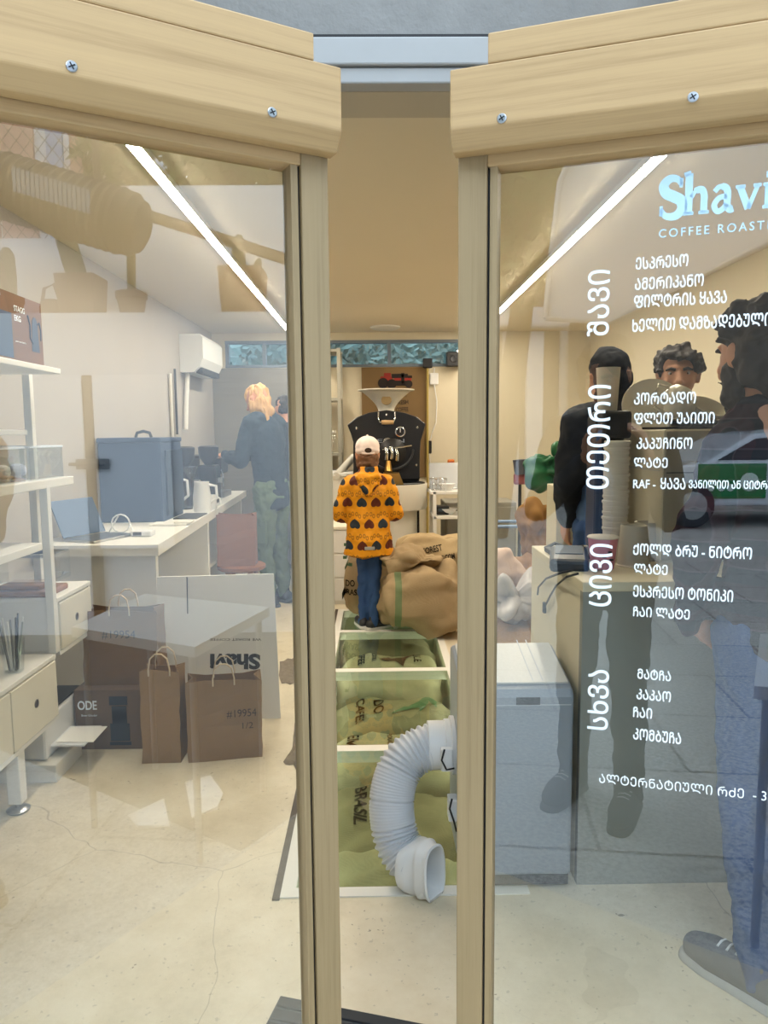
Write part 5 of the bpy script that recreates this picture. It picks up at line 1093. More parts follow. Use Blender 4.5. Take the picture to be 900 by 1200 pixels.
# grinder with clear hopper left of the machine
gx = atY(712, 470, 2.70).x
gd = thing('bar_grinder', 'black bar grinder with translucent hopper left of the machine', 'grinder', (gx+.02, 2.72, RZt))
zh0, zh1 = atY(712, 482, 2.7).z, atY(712, 431, 2.7).z; hw0 = .034
obj('body', MB().box((gx-.05, 2.66, RZt), (gx+.055, 2.79, zh0-.01), .015), M_black, gd); obj('head', MB().box((gx-.045, 2.60, zh0-.10), (gx+.06, 2.76, zh0+.0), .012), M_dark, gd)
obj('hopper', MB().lathe([(hw0, zh0), (hw0*1.28, zh1), (hw0*1.22, zh1), (hw0*.9, zh0+.005), (0, zh0+.005)], c=(gx, 2.70, 0), n=26), mat('translucent hopper', '#c9c4b4', .4, var=.03), gd, 40)
# paper cup tower
cw = atY(719, 620, 2.35); 
M_paper = mat('paper cup white', '#d8d2c4', .7, var=.02)
cx_, cy_ = atY(720, 635, 2.45).x, 2.45
zl = RZt; zt_ = atY(720, 516, 2.45).z; n = 17; st = (zt_-zl-.12)/(n-1)
for i in range(n):
    z_ = zl+i*st; top = i == n-1
    k = 1-.06*math.sin(i*1.3); c_ = thing('paper_cup', ('white paper cup, %s from the top of the tall stack by the cream machine' % ('second', 'third', 'fourth', 'fifth', 'sixth', 'seventh', 'eighth', 'ninth', 'tenth', 'eleventh', 'twelfth', 'thirteenth', 'fourteenth', 'fifteenth', 'sixteenth', 'seventeenth')[n-2-i]) if not top else 'topmost paper cup of the tall stack by the cream machine', 'paper cup', (cx_+.002*math.sin(i*2.1), cy_, z_), group='stack of paper cups')
    x_ = cx_+.002*math.sin(i*2.1)
    obj('cup_body', MB().lathe([(.036 if i % 2 else .0355, .012), (.040, .10), (.0405, .112)][::1], c=(x_, cy_, z_-.012*0), n=28) if not top else MB().lathe([(.034, .02), (.040, .115), (.036, .115), (.030, .02)], c=(x_, cy_, z_), n=28), M_paper, c_, 50)
    obj('rolled_rim', MB().lathe([(.040, .108), (.0435, .110), (.0435, .117), (.040, .119)], c=(x_, cy_, z_), n=28), M_paper, c_, 50)
def pcup(label, px, py, Y, r0, r1, h_, m_, inv=False, base=RZt):
    p = atY(px, py, Y); t_ = thing('paper_cup', label, 'paper cup', (p.x, Y, base))
    pr = [(0, .004), (r0, .004), (r1, h_), (r1*.95, h_), (r0*.92, .01), (0, .01)] if not inv else [(r1*.95, .004), (r1, .004), (r0, h_), (r0*.85, h_), (r0*.83, h_-.012), (0, h_-.012)]
    obj('cup_body', MB().lathe(pr, c=(p.x, Y, base), n=36), m_, t_, 50); zr = h_ if not inv else .0
    obj('rolled_rim', MB().lathe([(r1, zr-.003 if not inv else .0), (r1+.0035, zr if not inv else .003), (r1, zr+.004 if not inv else .006)], c=(p.x, Y, base), n=36), M_paper, t_, 50); return t_, p
t_, p = pcup('pink and white paper cup beside the card terminal', 706, 655, 2.30, .036, .047, .105, mat('pink cup print', '#c9808c', .6, var=.04))
obj('white_band', MB().lathe([(.0443, .086), (.0466, .104)], c=(p.x, 2.30, RZt), n=36), M_paper, t_, 50)
sm = MB()
for a, z_ in ((-1.75, .045), (-1.35, .06), (-1.5, .03), (-1.2, .035)): sm.box((p.x+.043*math.cos(a)-.006, 2.30+.0435*math.sin(a)-.001, RZt+z_), (p.x+.043*math.cos(a)+.006, 2.30+.0435*math.sin(a)+.001, RZt+z_+.005))
obj('dark_print', sm, M_dark, t_)
pcup('large upside down paper cup right of the pink cup', 742, 655, 2.36, .042, .052, .135, mat('paper cup grey', '#b8b3a4', .7, var=.02), True)
pcup('large upside down paper cup behind the other upside down cup', 757, 655, 2.48, .042, .05, .13, mat('paper cup grey', '#b8b3a4'), True)
# card terminal with cables
te = thing('card_terminal', 'dark blue card terminal with cables lying on the counter corner', 'terminal', (.72, 2.35, RZt))
a, b_ = atZ(640, 655, RZt), atZ(712, 680, RZt)
obj('tray', MB().box((a.x+.03, 2.48, RZt), (a.x+.20, 2.66, RZt+.018), .004), M_black, te)
tx, tyy = atZ(685, 676, RZt).x, 2.32
tb_ = MB().box((-.062, -.09, 0), (.062, .09, .045), .014, Matrix.Translation((tx, tyy+.04, RZt+.002)) @ RZ(-.25) @ Matrix.Rotation(.12, 4, 'X')); obj('body', tb_, mat('terminal blue black', '#27303c', .3), te)
obj('screen', MB().box((-.045, -.02, .044), (.045, .08, .048), .003, Matrix.Translation((tx, tyy+.04, RZt+.002)) @ RZ(-.25) @ Matrix.Rotation(.12, 4, 'X')), mat('glossy grey', '#8b97a6', .15), te)
for q in ([(672, 668), (655, 672), (640, 678), (631, 688), (630, 697)], [(678, 672), (664, 676), (652, 686), (645, 698), (640, 708)]):
    pts = [atZ(q[0][0], q[0][1], RZt+.03), atZ(q[1][0], q[1][1], RZt+.02)]; e_ = [atX(x, y, RX-.012) for x, y in q[2:]]
    obj('cable', MB().tube(pts+e_, .0035, 8), M_black, te, 60)
p = atX(638, 712, RX-.012); obj('plug', MB().box(p-Vector((.006, .01, .02)), p+Vector((.006, .01, .02)), .004), M_black, te)
kx = obj('cable_ends', MB().tube([(RX+.03, 2.70, RZt+.006), (RX+.07, 2.72, RZt+.02), (RX+.12, 2.69, RZt+.008), (RX+.18, 2.73, RZt+.006)], .007, 8), M_black, None, 40); tag(kx, 'short dark cable lying at the far counter edge', 'cable')
# white stand with a bag behind the counter
ws = thing('white_stand', 'white narrow stand left of the mirrored viewer holding a paper bag', 'stand', (1.0, 4.0, 0))
sx0, sx1, szt = atY(652, 600, 3.85).x, atY(674, 600, 3.85).x+.20, atY(660, 570, 3.85).z
obj('top', MB().box((sx0, 3.85, szt-.06), (sx1, 4.07, szt), .004), mat('cream panel', '#d9d0b6'), ws); obj('side_panel', MB().box((sx0, 3.85, 0), (sx0+.035, 4.07, szt-.06)), mat('cream panel', '#d9d0b6'), ws); obj('back_panel', MB().box((sx0+.035, 3.96, 0), (sx1, 4.07, szt-.06)), mat('cream panel', '#d9d0b6'), ws); obj('side_panel', MB().box((sx1-.035, 3.85, 0), (sx1, 4.07, szt-.06)), mat('cream panel', '#d9d0b6'), ws)
paper_bag('small white paper bag on the white stand', (sx0+.10, 3.97, szt), .12, .08, .15, .2, mat('white paper bag', '#d8d2c0', .8), 0, False)
# sacks, green bag, plastic wrapped bags, carton on the floor at the back right
s4 = thing('tall_sack', 'tall tan burlap sack slumped on the floor behind the white stand', 'sack', (.93, 4.55, 0)); s4x = atY(630, 650, 4.5).x
obj('sack_body', sack_mesh((s4x, 4.78, 0), (.40, .38, .62), 31, .6, .6, .09, .2, wr=.05), burlap_mat('burlap rosy', '#bb9772', '#977250'), s4, 180); obj('upper_fold', sack_mesh((s4x+.07, 4.80, .50), (.34, .30, .46), 32, .7, .8, .12, .5, flat=False, wr=.06), burlap_mat('burlap warm', '#a87f50', '#8a6538'), s4, 180)
s5 = thing('tall_sack', 'second tan sack pressed against the white stand', 'sack', (1.2, 5.05, 0)); obj('sack_body', sack_mesh((s4x+.50, 5.15, 0), (.4, .36, .86), 33, .6, .6, .1, .2, wr=.05), BURL2, s5, 180); obj('folded_mouth', sack_mesh((s4x+.48, 5.15, .78), (.30, .24, .16), 38, .8, .8, .1, .2, flat=False, wr=.05), BURL2, s5, 180)
gb_ = thing('green_bag', 'shiny green plastic bag hanging above the tan sacks', 'bag', (1.3, 4.9, 1.0)); 
obj('bag_body', sack_mesh((atY(650, 550, 4.9).x, 4.95, atY(650, 578, 4.9).z), (.34, .26, .34), 34, .8, .8, .16, .3, flat=False, wr=.09), mat('green plastic', '#1a5732', .42, var=.25), gb_, 180); obj('label', MB().box((atY(655, 550, 4.8).x-.025, 4.80, 1.18), (atY(655, 550, 4.8).x+.025, 4.815, 1.24), .003, None), M_white, gb_)
hk = obj('knot', sack_mesh((atY(650, 550, 4.9).x+.02, 4.95, atY(650, 578, 4.9).z+.22), (.14, .12, .18), 39, .8, .8, .05, .3, flat=False, wr=.05), mat('green plastic', '#1f6b3c'), gb_, 180)
hn = thing('red_holder', 'dark holder with red pouch hanging on the back wall pipe', 'holder', (1.0, 6.9, 1.2)); p = atY(610, 560, 6.4)
obj('pouch', MB().box((p.x-.06, 6.39, p.z-.06), (p.x+.06, 6.43, p.z+.04), .02), mat('faded red', '#8c4a4a', .7), hn); obj('grip', MB().tube([(p.x, 6.41, p.z+.03), (p.x-.01, 6.41, p.z+.16)], [.05, .06], 12), mat('slate grey', '#4a4c55', .6), hn, 40); obj('stand', MB().tube([(p.x, 6.42, 0), (p.x, 6.42, p.z-.04)], .015, 8), M_dark, hn, 40)
M_film = mat('crumpled film', '#b9b6b8', .22, var=.12, spec=.8)
pb1 = thing('plastic_bundle', 'crumpled clear plastic bundle on the floor behind the counter', 'bundle', (.85, 4.35, .2)); bxx = atY(600, 690, 4.35).x
obj('bundle', sack_mesh((bxx, 4.25, .245), (.42, .34, .34), 35, .7, .7, .14, .2, flat=False, nu=90, nv=60, wr=.09), M_film, pb1, 180); obj('inner_sack', sack_mesh((bxx-.06, 4.44, .24), (.34, .16, .42), 36, .7, .7, .10, .1, flat=False, wr=.06), mat('pale cloth', '#c4aa98', .9), pb1, 180)
cb_ = thing('cardboard_carton', 'brown cardboard carton on the floor under the plastic bundle', 'box', (.85, 4.3, 0)); a = atZ(577, 744, 0)
obj('carton', MB().box((.66, 4.10, .0), (1.06, 4.5, .24), .004), M_card, cb_); obj('flap', MB().box((-.20, -.11, 0), (.20, 0, .006), 0, Matrix.Translation((.86, 4.10, .24)) @ Matrix.Rotation(-.6, 4, 'X').inverted()), M_kraft2, cb_); obj('flap', MB().box((-.10, -.26, 0), (0, .26, .006), 0, Matrix.Translation((.66, 4.36, .24)) @ Matrix.Rotation(-.5, 4, 'Y')), M_kraft2, cb_)
tub = thing('blue_tub', 'pale blue clear storage tub behind the plastic bundle', 'tub', (.95, 4.6, 0)); xa, xb = atY(578, 620, 5.2).x, atY(640, 620, 5.2).x
zz = atY(600, 617, 5.2).z; b = MB(); b.box((xa, 5.2, .3), (xb, 5.204, zz)); b.box((xa, 5.2, .3), (xa+.004, 5.5, zz)); b.box((xb-.004, 5.2, .3), (xb, 5.5, zz)); b.box((xa, 5.496, .3), (xb, 5.5, zz)); b.box((xa, 5.2, .3), (xb, 5.5, .304)); obj('tub_body', b, M_clear, tub)
r = MB()
for q in (((xa, 5.2), (xb, 5.2)), ((xb, 5.2), (xb, 5.5)), ((xb, 5.5), (xa, 5.5)), ((xa, 5.5), (xa, 5.2))): r.tube([(*q[0], zz), (*q[1], zz)], .012, 8)
obj('rim', r, mat('blue plastic rim', '#8aa6cf', .4), tub, 40); obj('stand', MB().box((xa+.02, 5.22, 0), (xb-.02, 5.48, .3), .005), M_card, tub)
# ================================================================ people
def hand(B, w_, d, pn, curl=.6, side=1, s=1.0):
    """Palm, four unequal bent fingers and a thumb leaving the side of the palm."""
    w_ = Vector(w_); d = Vector(d).normalized(); pn = Vector(pn); pn = (pn-d*pn.dot(d)).normalized(); ac = d.cross(pn)*side
    for t_, wd in ((.0, .020), (.03, .030), (.06, .036), (.085, .036)):
        for k in (-1, -.33, .33, 1): B.ball(w_+d*t_*s+ac*k*wd*s*.75, (.0135*s,)*3)
    for i, L_ in enumerate((.072, .080, .074, .058)):
        p = w_+d*.088*s+ac*(.5-i/3)*.056*s; dd = d.copy(); pts = [p-d*.02*s, p]
        for j, f in enumerate((.45, .30, .25)):
            a = curl*(.5+.45*j); dd = (dd*math.cos(a)+pn*math.sin(a)).normalized(); p = p+dd*L_*f*s; pts.append(p)
        B.chain(pts, [.0095*s, .0095*s, .0088*s, .0082*s, .0072*s], k=.5)
    t0 = w_+d*.025*s+ac*.026*s; t1 = t0+(d*.55+ac*.75+pn*.25).normalized()*.038*s; t2 = t1+(d*.85+ac*.25+pn*.4).normalized()*.03*s; t3 = t2+(d*.9+pn*.45).normalized()*.024*s
    B.chain([t0, t1, t2, t3], [.013*s, .0115*s, .0105*s, .0085*s], k=.5)
def figure(label, loc, rz, H, P, skin=None, vox=.0085):
    """A standing body facing local +Y, one continuous skin."""
    s = H/1.75; t_ = thing('person', label, 'person', loc, rz)
    hs = P.get('hs', 1.0); tilt = P.get('tilt', 0); turn = P.get('turn', 0); lean = P.get('lean', 0)
    J = {'hip': (.092, 0, .92), 'knee': (.098, .012, .50), 'ankle': (.10, -.02, .085), 'sh': (.178, lean, 1.435), 'el': (.235, lean-.03, 1.14), 'wr': (.245, lean+.06, .90)}
    def g(side, k):
        v = P.get(('L' if side < 0 else 'R')+k); v = Vector(v) if v else Vector((J[k][0]*side, J[k][1], J[k][2]))
        return v*s
    def ln(z): return lean*max(0, min(1, (z-.95)/.5))
    nb = Vector((P.get('headx', 0), ln(1.5)-.01, 1.49))*s
    HM = Matrix.Translation(nb) @ Matrix.Rotation(turn, 4, 'Z') @ Matrix.Rotation(-tilt, 4, 'X') @ Matrix.Scale(s*hs, 4) @ Matrix.Translation((0, .01, -1.49))
    def hv(*q): return HM @ Vector(q)
    k = s*hs; RM = (Matrix.Rotation(turn, 3, 'Z') @ Matrix.Rotation(-tilt, 3, 'X')).to_4x4()
    B = Blob()
    def hb(c, r): B.ball(hv(*c), tuple(x*k for x in (r if isinstance(r, tuple) else (r,)*3)), RM)
    hb((0, -.008, 1.668), (.076, .094, .092)); hb((0, .018, 1.63), (.068, .078, .085)); hb((0, .030, 1.585), (.056, .058, .055)); hb((0, .062, 1.552), (.026, .022, .020))
    hb((0, .072, 1.672), (.052, .022, .012)); hb((.036, .062, 1.615), (.024, .022, .02)); hb((-.036, .062, 1.615), (.024, .022, .02))
    B.chain([hv(0, .090, 1.655), hv(0, .103, 1.63), hv(0, .113, 1.612)], [.009*k, .011*k, .015*k]); hb((.014, .098, 1.606), (.009, .010, .008)); hb((-.014, .098, 1.606), (.009, .010, .008))
    hb((0, .088, 1.577), (.024, .010, .006)); hb((0, .087, 1.567), (.021, .010, .007))
    for sx in (-1, 1): hb((sx*.079, -.004, 1.635), (.010, .020, .030)); hb((sx*.081, -.008, 1.65), (.012, .018, .014))
    B.chain([nb-Vector((0, .01, .04)), hv(0, -.012, 1.58)], [.060*s, .054*s])
    # trunk
    for z, rx, ry in ((.92, .128, .088), (1.0, .125, .085), (1.10, .118, .08), (1.2, .13, .088), (1.30, .142, .094), (1.38, .145, .088), (1.44, .11, .07)): B.ball(Vector((0, ln(z), z))*s, (rx*s, ry*s, .085*s))
    for sd in (-1, 1):
        B.chain([g(sd, 'sh')*.55+Vector((nb.x*.3, nb.y, nb.z-.03*s))*.45, g(sd, 'sh')], [.040*s, .044*s]); B.chain([g(sd, 'sh'), g(sd, 'el'), g(sd, 'wr')], [.042*s, .033*s, .026*s])
        hd = P.get(('L' if sd < 0 else 'R')+'hd', None); a = g(sd, 'wr'); d = Vector(hd[0]) if hd else (a-g(sd, 'el')); pn = Vector(hd[1]) if hd else Vector((-sd, .2, 0))
        hand(B, a, d, pn, (hd[2] if hd and len(hd) > 2 else .35), P.get('thumb', 1)*sd, s*P.get('hand', 1.0))
        B.chain([g(sd, 'hip'), g(sd, 'knee'), g(sd, 'ankle')], [.055*s, .034*s, .026*s])
        a = g(sd, 'ankle'); fd = Vector(P.get(('L' if sd < 0 else 'R')+'ft', (sd*.1, 1, 0))).normalized(); a0 = Vector((a.x, a.y, .035*s)); B.chain([a, a0, a0+fd*.14*s], [.036*s, .034*s, .026*s])
    bo_ = blob_obj('body', B, skin or M_skin, t_, vox=vox*(.8 if hs > 1.05 else 1), smooth=3)
    return dict(t=t_, s=s, g=g, hv=hv, k=k, RM=RM, nb=nb, ln=ln, P=P)
def top(F, name, m_, z0=.86, puff=0.0, hood=False, arm=1.0, seed=1, amp=.012, wid=1.0, flare=0.0, cut=.93, collar=False):
    """Jacket or shirt: trunk and sleeves ending at neckline, cuffs and hem."""
    s, g, ln = F['s'], F['g'], F['ln']; B = Blob(); prof = [(.86, .160, .115), (.93, .165, .120), (1.02, .162, .118), (1.12, .155, .112), (1.2, .162, .116), (1.30, .176, .124), (1.38, .176, .116), (1.44, .135, .092), (1.475, .085, .075)]
    n = 26
    for i in range(n+1):
        z = z0+(1.475-z0)*i/n
        for (a, b) in zip(prof, prof[1:]):
            if a[0] <= z <= b[0]: q = (z-a[0])/(b[0]-a[0]); rx = a[1]+(b[1]-a[1])*q; ry = a[2]+(b[2]-a[2])*q; break
        else: rx, ry = prof[0][1:]
        f = 1+flare*max(0, (1.15-z)/.3); B.ball(Vector((0, ln(z), z+.0))*s, ((rx*wid*f+puff)*s, (ry*wid*f+puff)*s, .05*s))
    if collar:
        c_ = F['nb']; B.chain([c_+Vector((.062*math.cos(a), .058*math.sin(a), .035+.012*math.sin(a+PI)))*s for a in [i*PI/8 for i in range(17)]], [.024*s]*17)
    for sd in (-1, 1):
        B.chain([g(sd, 'sh')*.5+F['nb']*.5, g(sd, 'sh')], [(.066+puff)*s, (.068+puff)*s])
        e = g(sd, 'el')+(g(sd, 'wr')-g(sd, 'el'))*cut
        B.chain([g(sd, 'sh'), g(sd, 'el'), e], [(.066+puff)*s*arm, (.056+puff)*s*arm, (.044+puff*.7)*s*arm], k=.25)
    return blob_obj(name, B, m_, F['t'], vox=.0085, smooth=5, amp=amp, scale=9, seed=seed)
def trousers(F, m_, seed=2, w_=1.0, amp=.014, cuff=.07):
    s, g = F['s'], F['g']; B = Blob()
    for z, rx, ry in ((.99, .145, .105), (.93, .158, .115), (.88, .155, .118)): B.ball(Vector((0, 0, z))*s, (rx*s*w_, ry*s*w_, .06*s))
    for sd in (-1, 1):
        a, b_, c = g(sd, 'hip'), g(sd, 'knee'), g(sd, 'ankle'); c = b_+(c-b_)*((b_.z-cuff*s)/(b_.z-c.z)); B.chain([a, b_, c], [.098*s*w_, .072*s*w_, .058*s*w_], k=.25)
    return blob_obj('trousers', B, m_, F['t'], vox=.0085, smooth=5, amp=amp, scale=10, seed=seed)
def shoes(F, m_, msole):
    s, g, P = F['s'], F['g'], F['P']
    for sd in (-1, 1):
        a = g(sd, 'ankle'); fd = Vector(P.get(('L' if sd < 0 else 'R')+'ft', (sd*.1, 1, 0))).normalized(); o = Vector((a.x, a.y, 0)); B = Blob(); u_ = Vector((0, 0, 1))
        B.chain([o-fd*.035*s+u_*.05*s, o+fd*.05*s+u_*.052*s, o+fd*.12*s+u_*.046*s, o+fd*.165*s+u_*.042*s], [.047*s, .050*s, .050*s, .040*s], k=.25); B.chain([o+u_*.06*s, o+u_*.10*s], [.048*s, .044*s])
        sh = blob_obj('shoe', B, m_, F['t'], vox=.006, smooth=4); me = sh.data
        for v in me.vertices: v.co.z = max(v.co.z, .016)
        Bs = Blob(); Bs.chain([o-fd*.045*s, o+fd*.06*s, o+fd*.13*s, o+fd*.175*s], [.048*s, .049*s, .050*s, .042*s], k=.25); so_ = blob_obj('sole', Bs, msole, sh, vox=.006, smooth=4)
        for v in so_.data.vertices: v.co.z = min(max(v.co.z, .001), .024)
        lc = MB(); sd_v = Vector((-fd.y, fd.x, 0))
        for q in (.05, .075, .10): c = o+fd*q*s+u_*(.104-.12*q)*s; lc.tube([c-sd_v*.022*s, c+u_*.006*s, c+sd_v*.022*s], .003, 6)
        M_ = full(F['t']); lc.v = [M_ @ v for v in lc.v]; obj('laces', lc, M_plastic, sh, 60)
def hair(F, m_, pts, seed=1, amp=.02, scale=18, name='hair', vox=.006, crease=None):
    B = Blob()
    for c, r in pts: B.ball(F['hv'](*c), tuple(x*F['k'] for x in (r if isinstance(r, tuple) else (r,)*3)), F['RM'])
    return blob_obj(name, B, m_, F['t'], vox=vox, smooth=3, amp=amp, scale=scale, seed=seed, crease=crease)
def face(F, iris='#3b2a1c', brow=None, eyes=True):
    hv, k = F['hv'], F['k']; M_ = full(F['t'])
    for sx in (-1, 1):
        e = MB().ball(M_ @ hv(sx*.031, .0715, 1.648), .0125*k, sub=3); e.m = 1; e.ball(M_ @ hv(sx*.031, .0800, 1.647), (.0058*k, .0058*k, .0058*k)); obj('eye', e, [mat('eye white', '#aca39a', .3, var=0), mat('iris '+iris, iris, .3, var=0)], F['t'], 60)
        b = MB().tube([M_ @ hv(sx*.014, .091, 1.663), M_ @ hv(sx*.032, .090, 1.668), M_ @ hv(sx*.052, .076, 1.662)], [.0055*k, .007*k, .004*k], 8); obj('eyebrow', b, brow or M_dark, F['t'], 60)
    l = MB().tube([M_ @ hv(-.022, .091, 1.573), M_ @ hv(0, .097, 1.574), M_ @ hv(.022, .091, 1.573)], [.002*k, .005*k, .002*k], 8); obj('lips', l, mat('lips', '#9c5f52', .5), F['t'], 60)
M_jean = mat('blue jeans', '#2d4a78', .85, var=.25, vs=(9, 9, 4), bump=.3, bs=140)
M_sole = mat('rubber sole', '#c9c7c2', .7, var=.03)
# ---------------------------------------------------------------- child in the patterned yellow jacket
c0 = atZ(433, 740, 0); CH = figure('child in yellow jacket with dark heart paw print and pale cap, back turned', (c0.x, 5.10, .003), .06, 1.29, dict(
    hs=1.30, tilt=.12, Lsh=(-.165, 0, 1.42), Rsh=(.165, 0, 1.42), Lel=(-.275, .02, 1.12), Rel=(.275, .02, 1.12), Lwr=(-.13, .27, 1.06), Rwr=(.13, .27, 1.06),
    Lhip=(-.075, 0, .92), Rhip=(.075, 0, .92), Lknee=(-.055, .02, .5), Rknee=(.062, .0, .5), Lankle=(-.062, .03, .085), Rankle=(.035, -.05, .085), Lft=(-.25, 1, 0), Rft=(.75, .45, 0)), vox=.008)
def paw_mat(ox=0, oz=.035):
    m = bpy.data.materials.new('yellow paw print'); m.use_nodes = True; t = NT(m); b = t.n['Principled BSDF']; M = t.M
    sp = t.add('ShaderNodeSeparateXYZ'); t.l.new(t.coord('Object'), sp.inputs[0]); X, Z = M('ADD', sp.outputs[0], ox), M('ADD', sp.outputs[2], oz-.035)
    cw_, chh = .098, .150
    zr = M('DIVIDE', M('ADD', Z, .035), chh); row = M('FLOOR', zr); zf = M('MULTIPLY', M('SUBTRACT', M('FRACT', zr), .38), chh)
    xr = M('ADD', M('DIVIDE', X, cw_), M('MULTIPLY', row, .5)); col = M('FLOOR', xr); xf = M('MULTIPLY', M('SUBTRACT', M('FRACT', xr), .5), cw_)
    u = M('DIVIDE', xf, .031); v = M('MULTIPLY', M('DIVIDE', zf, .031), -1.0); u2 = M('MULTIPLY', u, u); v2 = M('MULTIPLY', v, v)
    h = M('LESS_THAN', M('SUBTRACT', M('POWER', M('SUBTRACT', M('ADD', u2, v2), 1.0), 3.0), M('MULTIPLY', u2, M('MULTIPLY', v2, v))), 0.0)
    alt = M('GREATER_THAN', M('ABSOLUTE', M('MODULO', M('ADD', col, row), 2.0)), .5)
    base = t.mix(t.noise(t.coord('Object', 4.0), 1.0, 3), lin('#e39a1c'), lin('#d48a14'))
    toes = None
    for tx, tz in ((-.013, .062), (.013, .062), (-.033, .048), (.033, .048)):
        d = M('SQRT', M('ADD', M('POWER', M('ABSOLUTE', M('SUBTRACT', xf, tx)), 2.0), M('MULTIPLY', M('POWER', M('ABSOLUTE', M('SUBTRACT', zf, tz)), 2.0), .45)))
        r = M('LESS_THAN', M('ABSOLUTE', M('SUBTRACT', d, .0075)), .003); toes = r if toes is None else M('MAXIMUM', toes, r)
    c = t.mix(M('MULTIPLY', toes, .8), base, lin('#8a5a1a')); c = t.mix(h, c, t.mix(alt, lin('#2a3138'), lin('#5e2a1c')))
    t.l.new(c, b.inputs['Base Color']); b.inputs['Roughness'].default_value = .6; b.inputs['Specular IOR Level'].default_value = .25; return m
M_paw = paw_mat()
jk = top(CH, 'jacket', M_paw, z0=.735, puff=.016, arm=1.2, wid=1.13, flare=.24, seed=4, amp=.016)
B = Blob(); s = CH['s']
B.chain([Vector((-.085, -.02, 1.47))*s, Vector((-.07, -.09, 1.475))*s, Vector((0, -.115, 1.46))*s, Vector((.07, -.09, 1.475))*s, Vector((.085, -.02, 1.47))*s], [.05*s, .056*s, .06*s, .056*s, .05*s])
B.chain([Vector((-.07, -.11, 1.43))*s, Vector((0, -.135, 1.37))*s, Vector((.07, -.11, 1.43))*s], [.045*s, .052*s, .045*s]); B.ball(Vector((0, -.135, 1.43))*s, (.10*s, .055*s, .085*s)); B.chain([Vector((-.10, -.05, 1.47))*s, Vector((-.075, -.14, 1.48))*s, Vector((0, -.175, 1.47))*s, Vector((.075, -.14, 1.48))*s, Vector((.10, -.05, 1.47))*s], [.045*s, .05*s, .052*s, .05*s, .045*s]); B.chain([Vector((-.05, -.16, 1.42))*s, Vector((0, -.175, 1.34))*s, Vector((.05, -.16, 1.42))*s], [.045*s, .042*s, .045*s])
B.chain([Vector((-.09, -.02, 1.49))*s, Vector((-.085, -.08, 1.52))*s, Vector((0, -.10, 1.535))*s, Vector((.085, -.08, 1.52))*s, Vector((.09, -.02, 1.49))*s], [.034*s]*5); B.chain([Vector((-.075, -.06, 1.555))*s, Vector((0, -.115, 1.565))*s, Vector((.075, -.06, 1.555))*s], [.03*s]*3)
blob_obj('hood', B, paw_mat(.04, .095), jk, vox=.007, smooth=5, amp=.014, scale=12, seed=6)
Mt = full(CH['t']); pt_ = MB().box((-.035, -.150*s-.03, .80*s), (.035, -.150*s-.022, .83*s), .003); pt_.v = [Mt @ v for v in pt_.v]; obj('reflective_tab', pt_, mat('silver tab', '#a9a9a4', .4, .4), jk)
trousers(CH, M_jean, 3, .92, amp=.016, cuff=.055); shoes(CH, mat('dark shoe', '#25262a', .6), M_sole)
hr = hair(CH, mat('brown hair', '#6b4a30', .7, var=.3, vs=(40, 40, 4)), [((0, -.02, 1.62), (.082, .088, .06)), ((0, -.05, 1.57), (.075, .045, .05)), ((.06, .0, 1.58), (.03, .05, .05)), ((-.06, .0, 1.58), (.03, .05, .05))], 3, .012)
M_cap = mat('pale pink cap', '#e6d3c9', .8, var=.05, bump=.2)
B = Blob(); 
for c, r in (((0, -.008, 1.700), (.090, .106, .082)), ((0, -.008, 1.672), (.091, .107, .05))): B.ball(CH['hv'](*c), tuple(x*CH['k'] for x in r), CH['RM'])
cp = blob_obj('cap', B, M_cap, CH['t'], vox=.006, smooth=3)
hv = CH['hv']; kk = CH['k']
def wm(mb): mb.v = [Mt @ v for v in mb.v]; return mb
vs = MB(); n = 14; rowA = [hv(.088*math.cos(a), .085*math.sin(a)+.01, 1.672) for a in [PI*i/n for i in range(n+1)]]; rowB = [hv(.080*math.cos(a), .085*math.sin(a)+.09*math.sin(a)**.7+.0, 1.655) for a in [PI*i/n for i in range(n+1)]]
up_ = Vector((0, 0, .004)); vs.add(rowA+rowB+[p+up_ for p in rowA]+[p+up_ for p in rowB], [(i, i+1, n+2+i, n+1+i) for i in range(n)]+[(2*n+2+i, 3*n+3+i, 3*n+4+i, 2*n+3+i) for i in range(n)]+[(n+1+i, n+2+i, 3*n+4+i, 3*n+3+i) for i in range(n)])
obj('visor', wm(vs), M_cap, cp, 60)
op = wm(MB().lathe([(.026*kk, 0), (.024*kk, .006), (0, .008)], n=20, sy=.72, M=Matrix.Rotation(PI/2, 4, 'X'), c=hv(0, -.108, 1.665))); obj('back_opening', op, mat('dark opening', '#3c2c20', .9), cp, 50)
st_ = MB().tube([hv(-.045, -.098, 1.645), hv(0, -.116, 1.640), hv(.045, -.098, 1.645)], .006*kk, 8); obj('strap', wm(st_), M_cap, cp, 60)
bt_ = wm(MB().ball(hv(0, -.008, 1.783), .008*kk)); obj('button', bt_, M_cap, cp, 60)
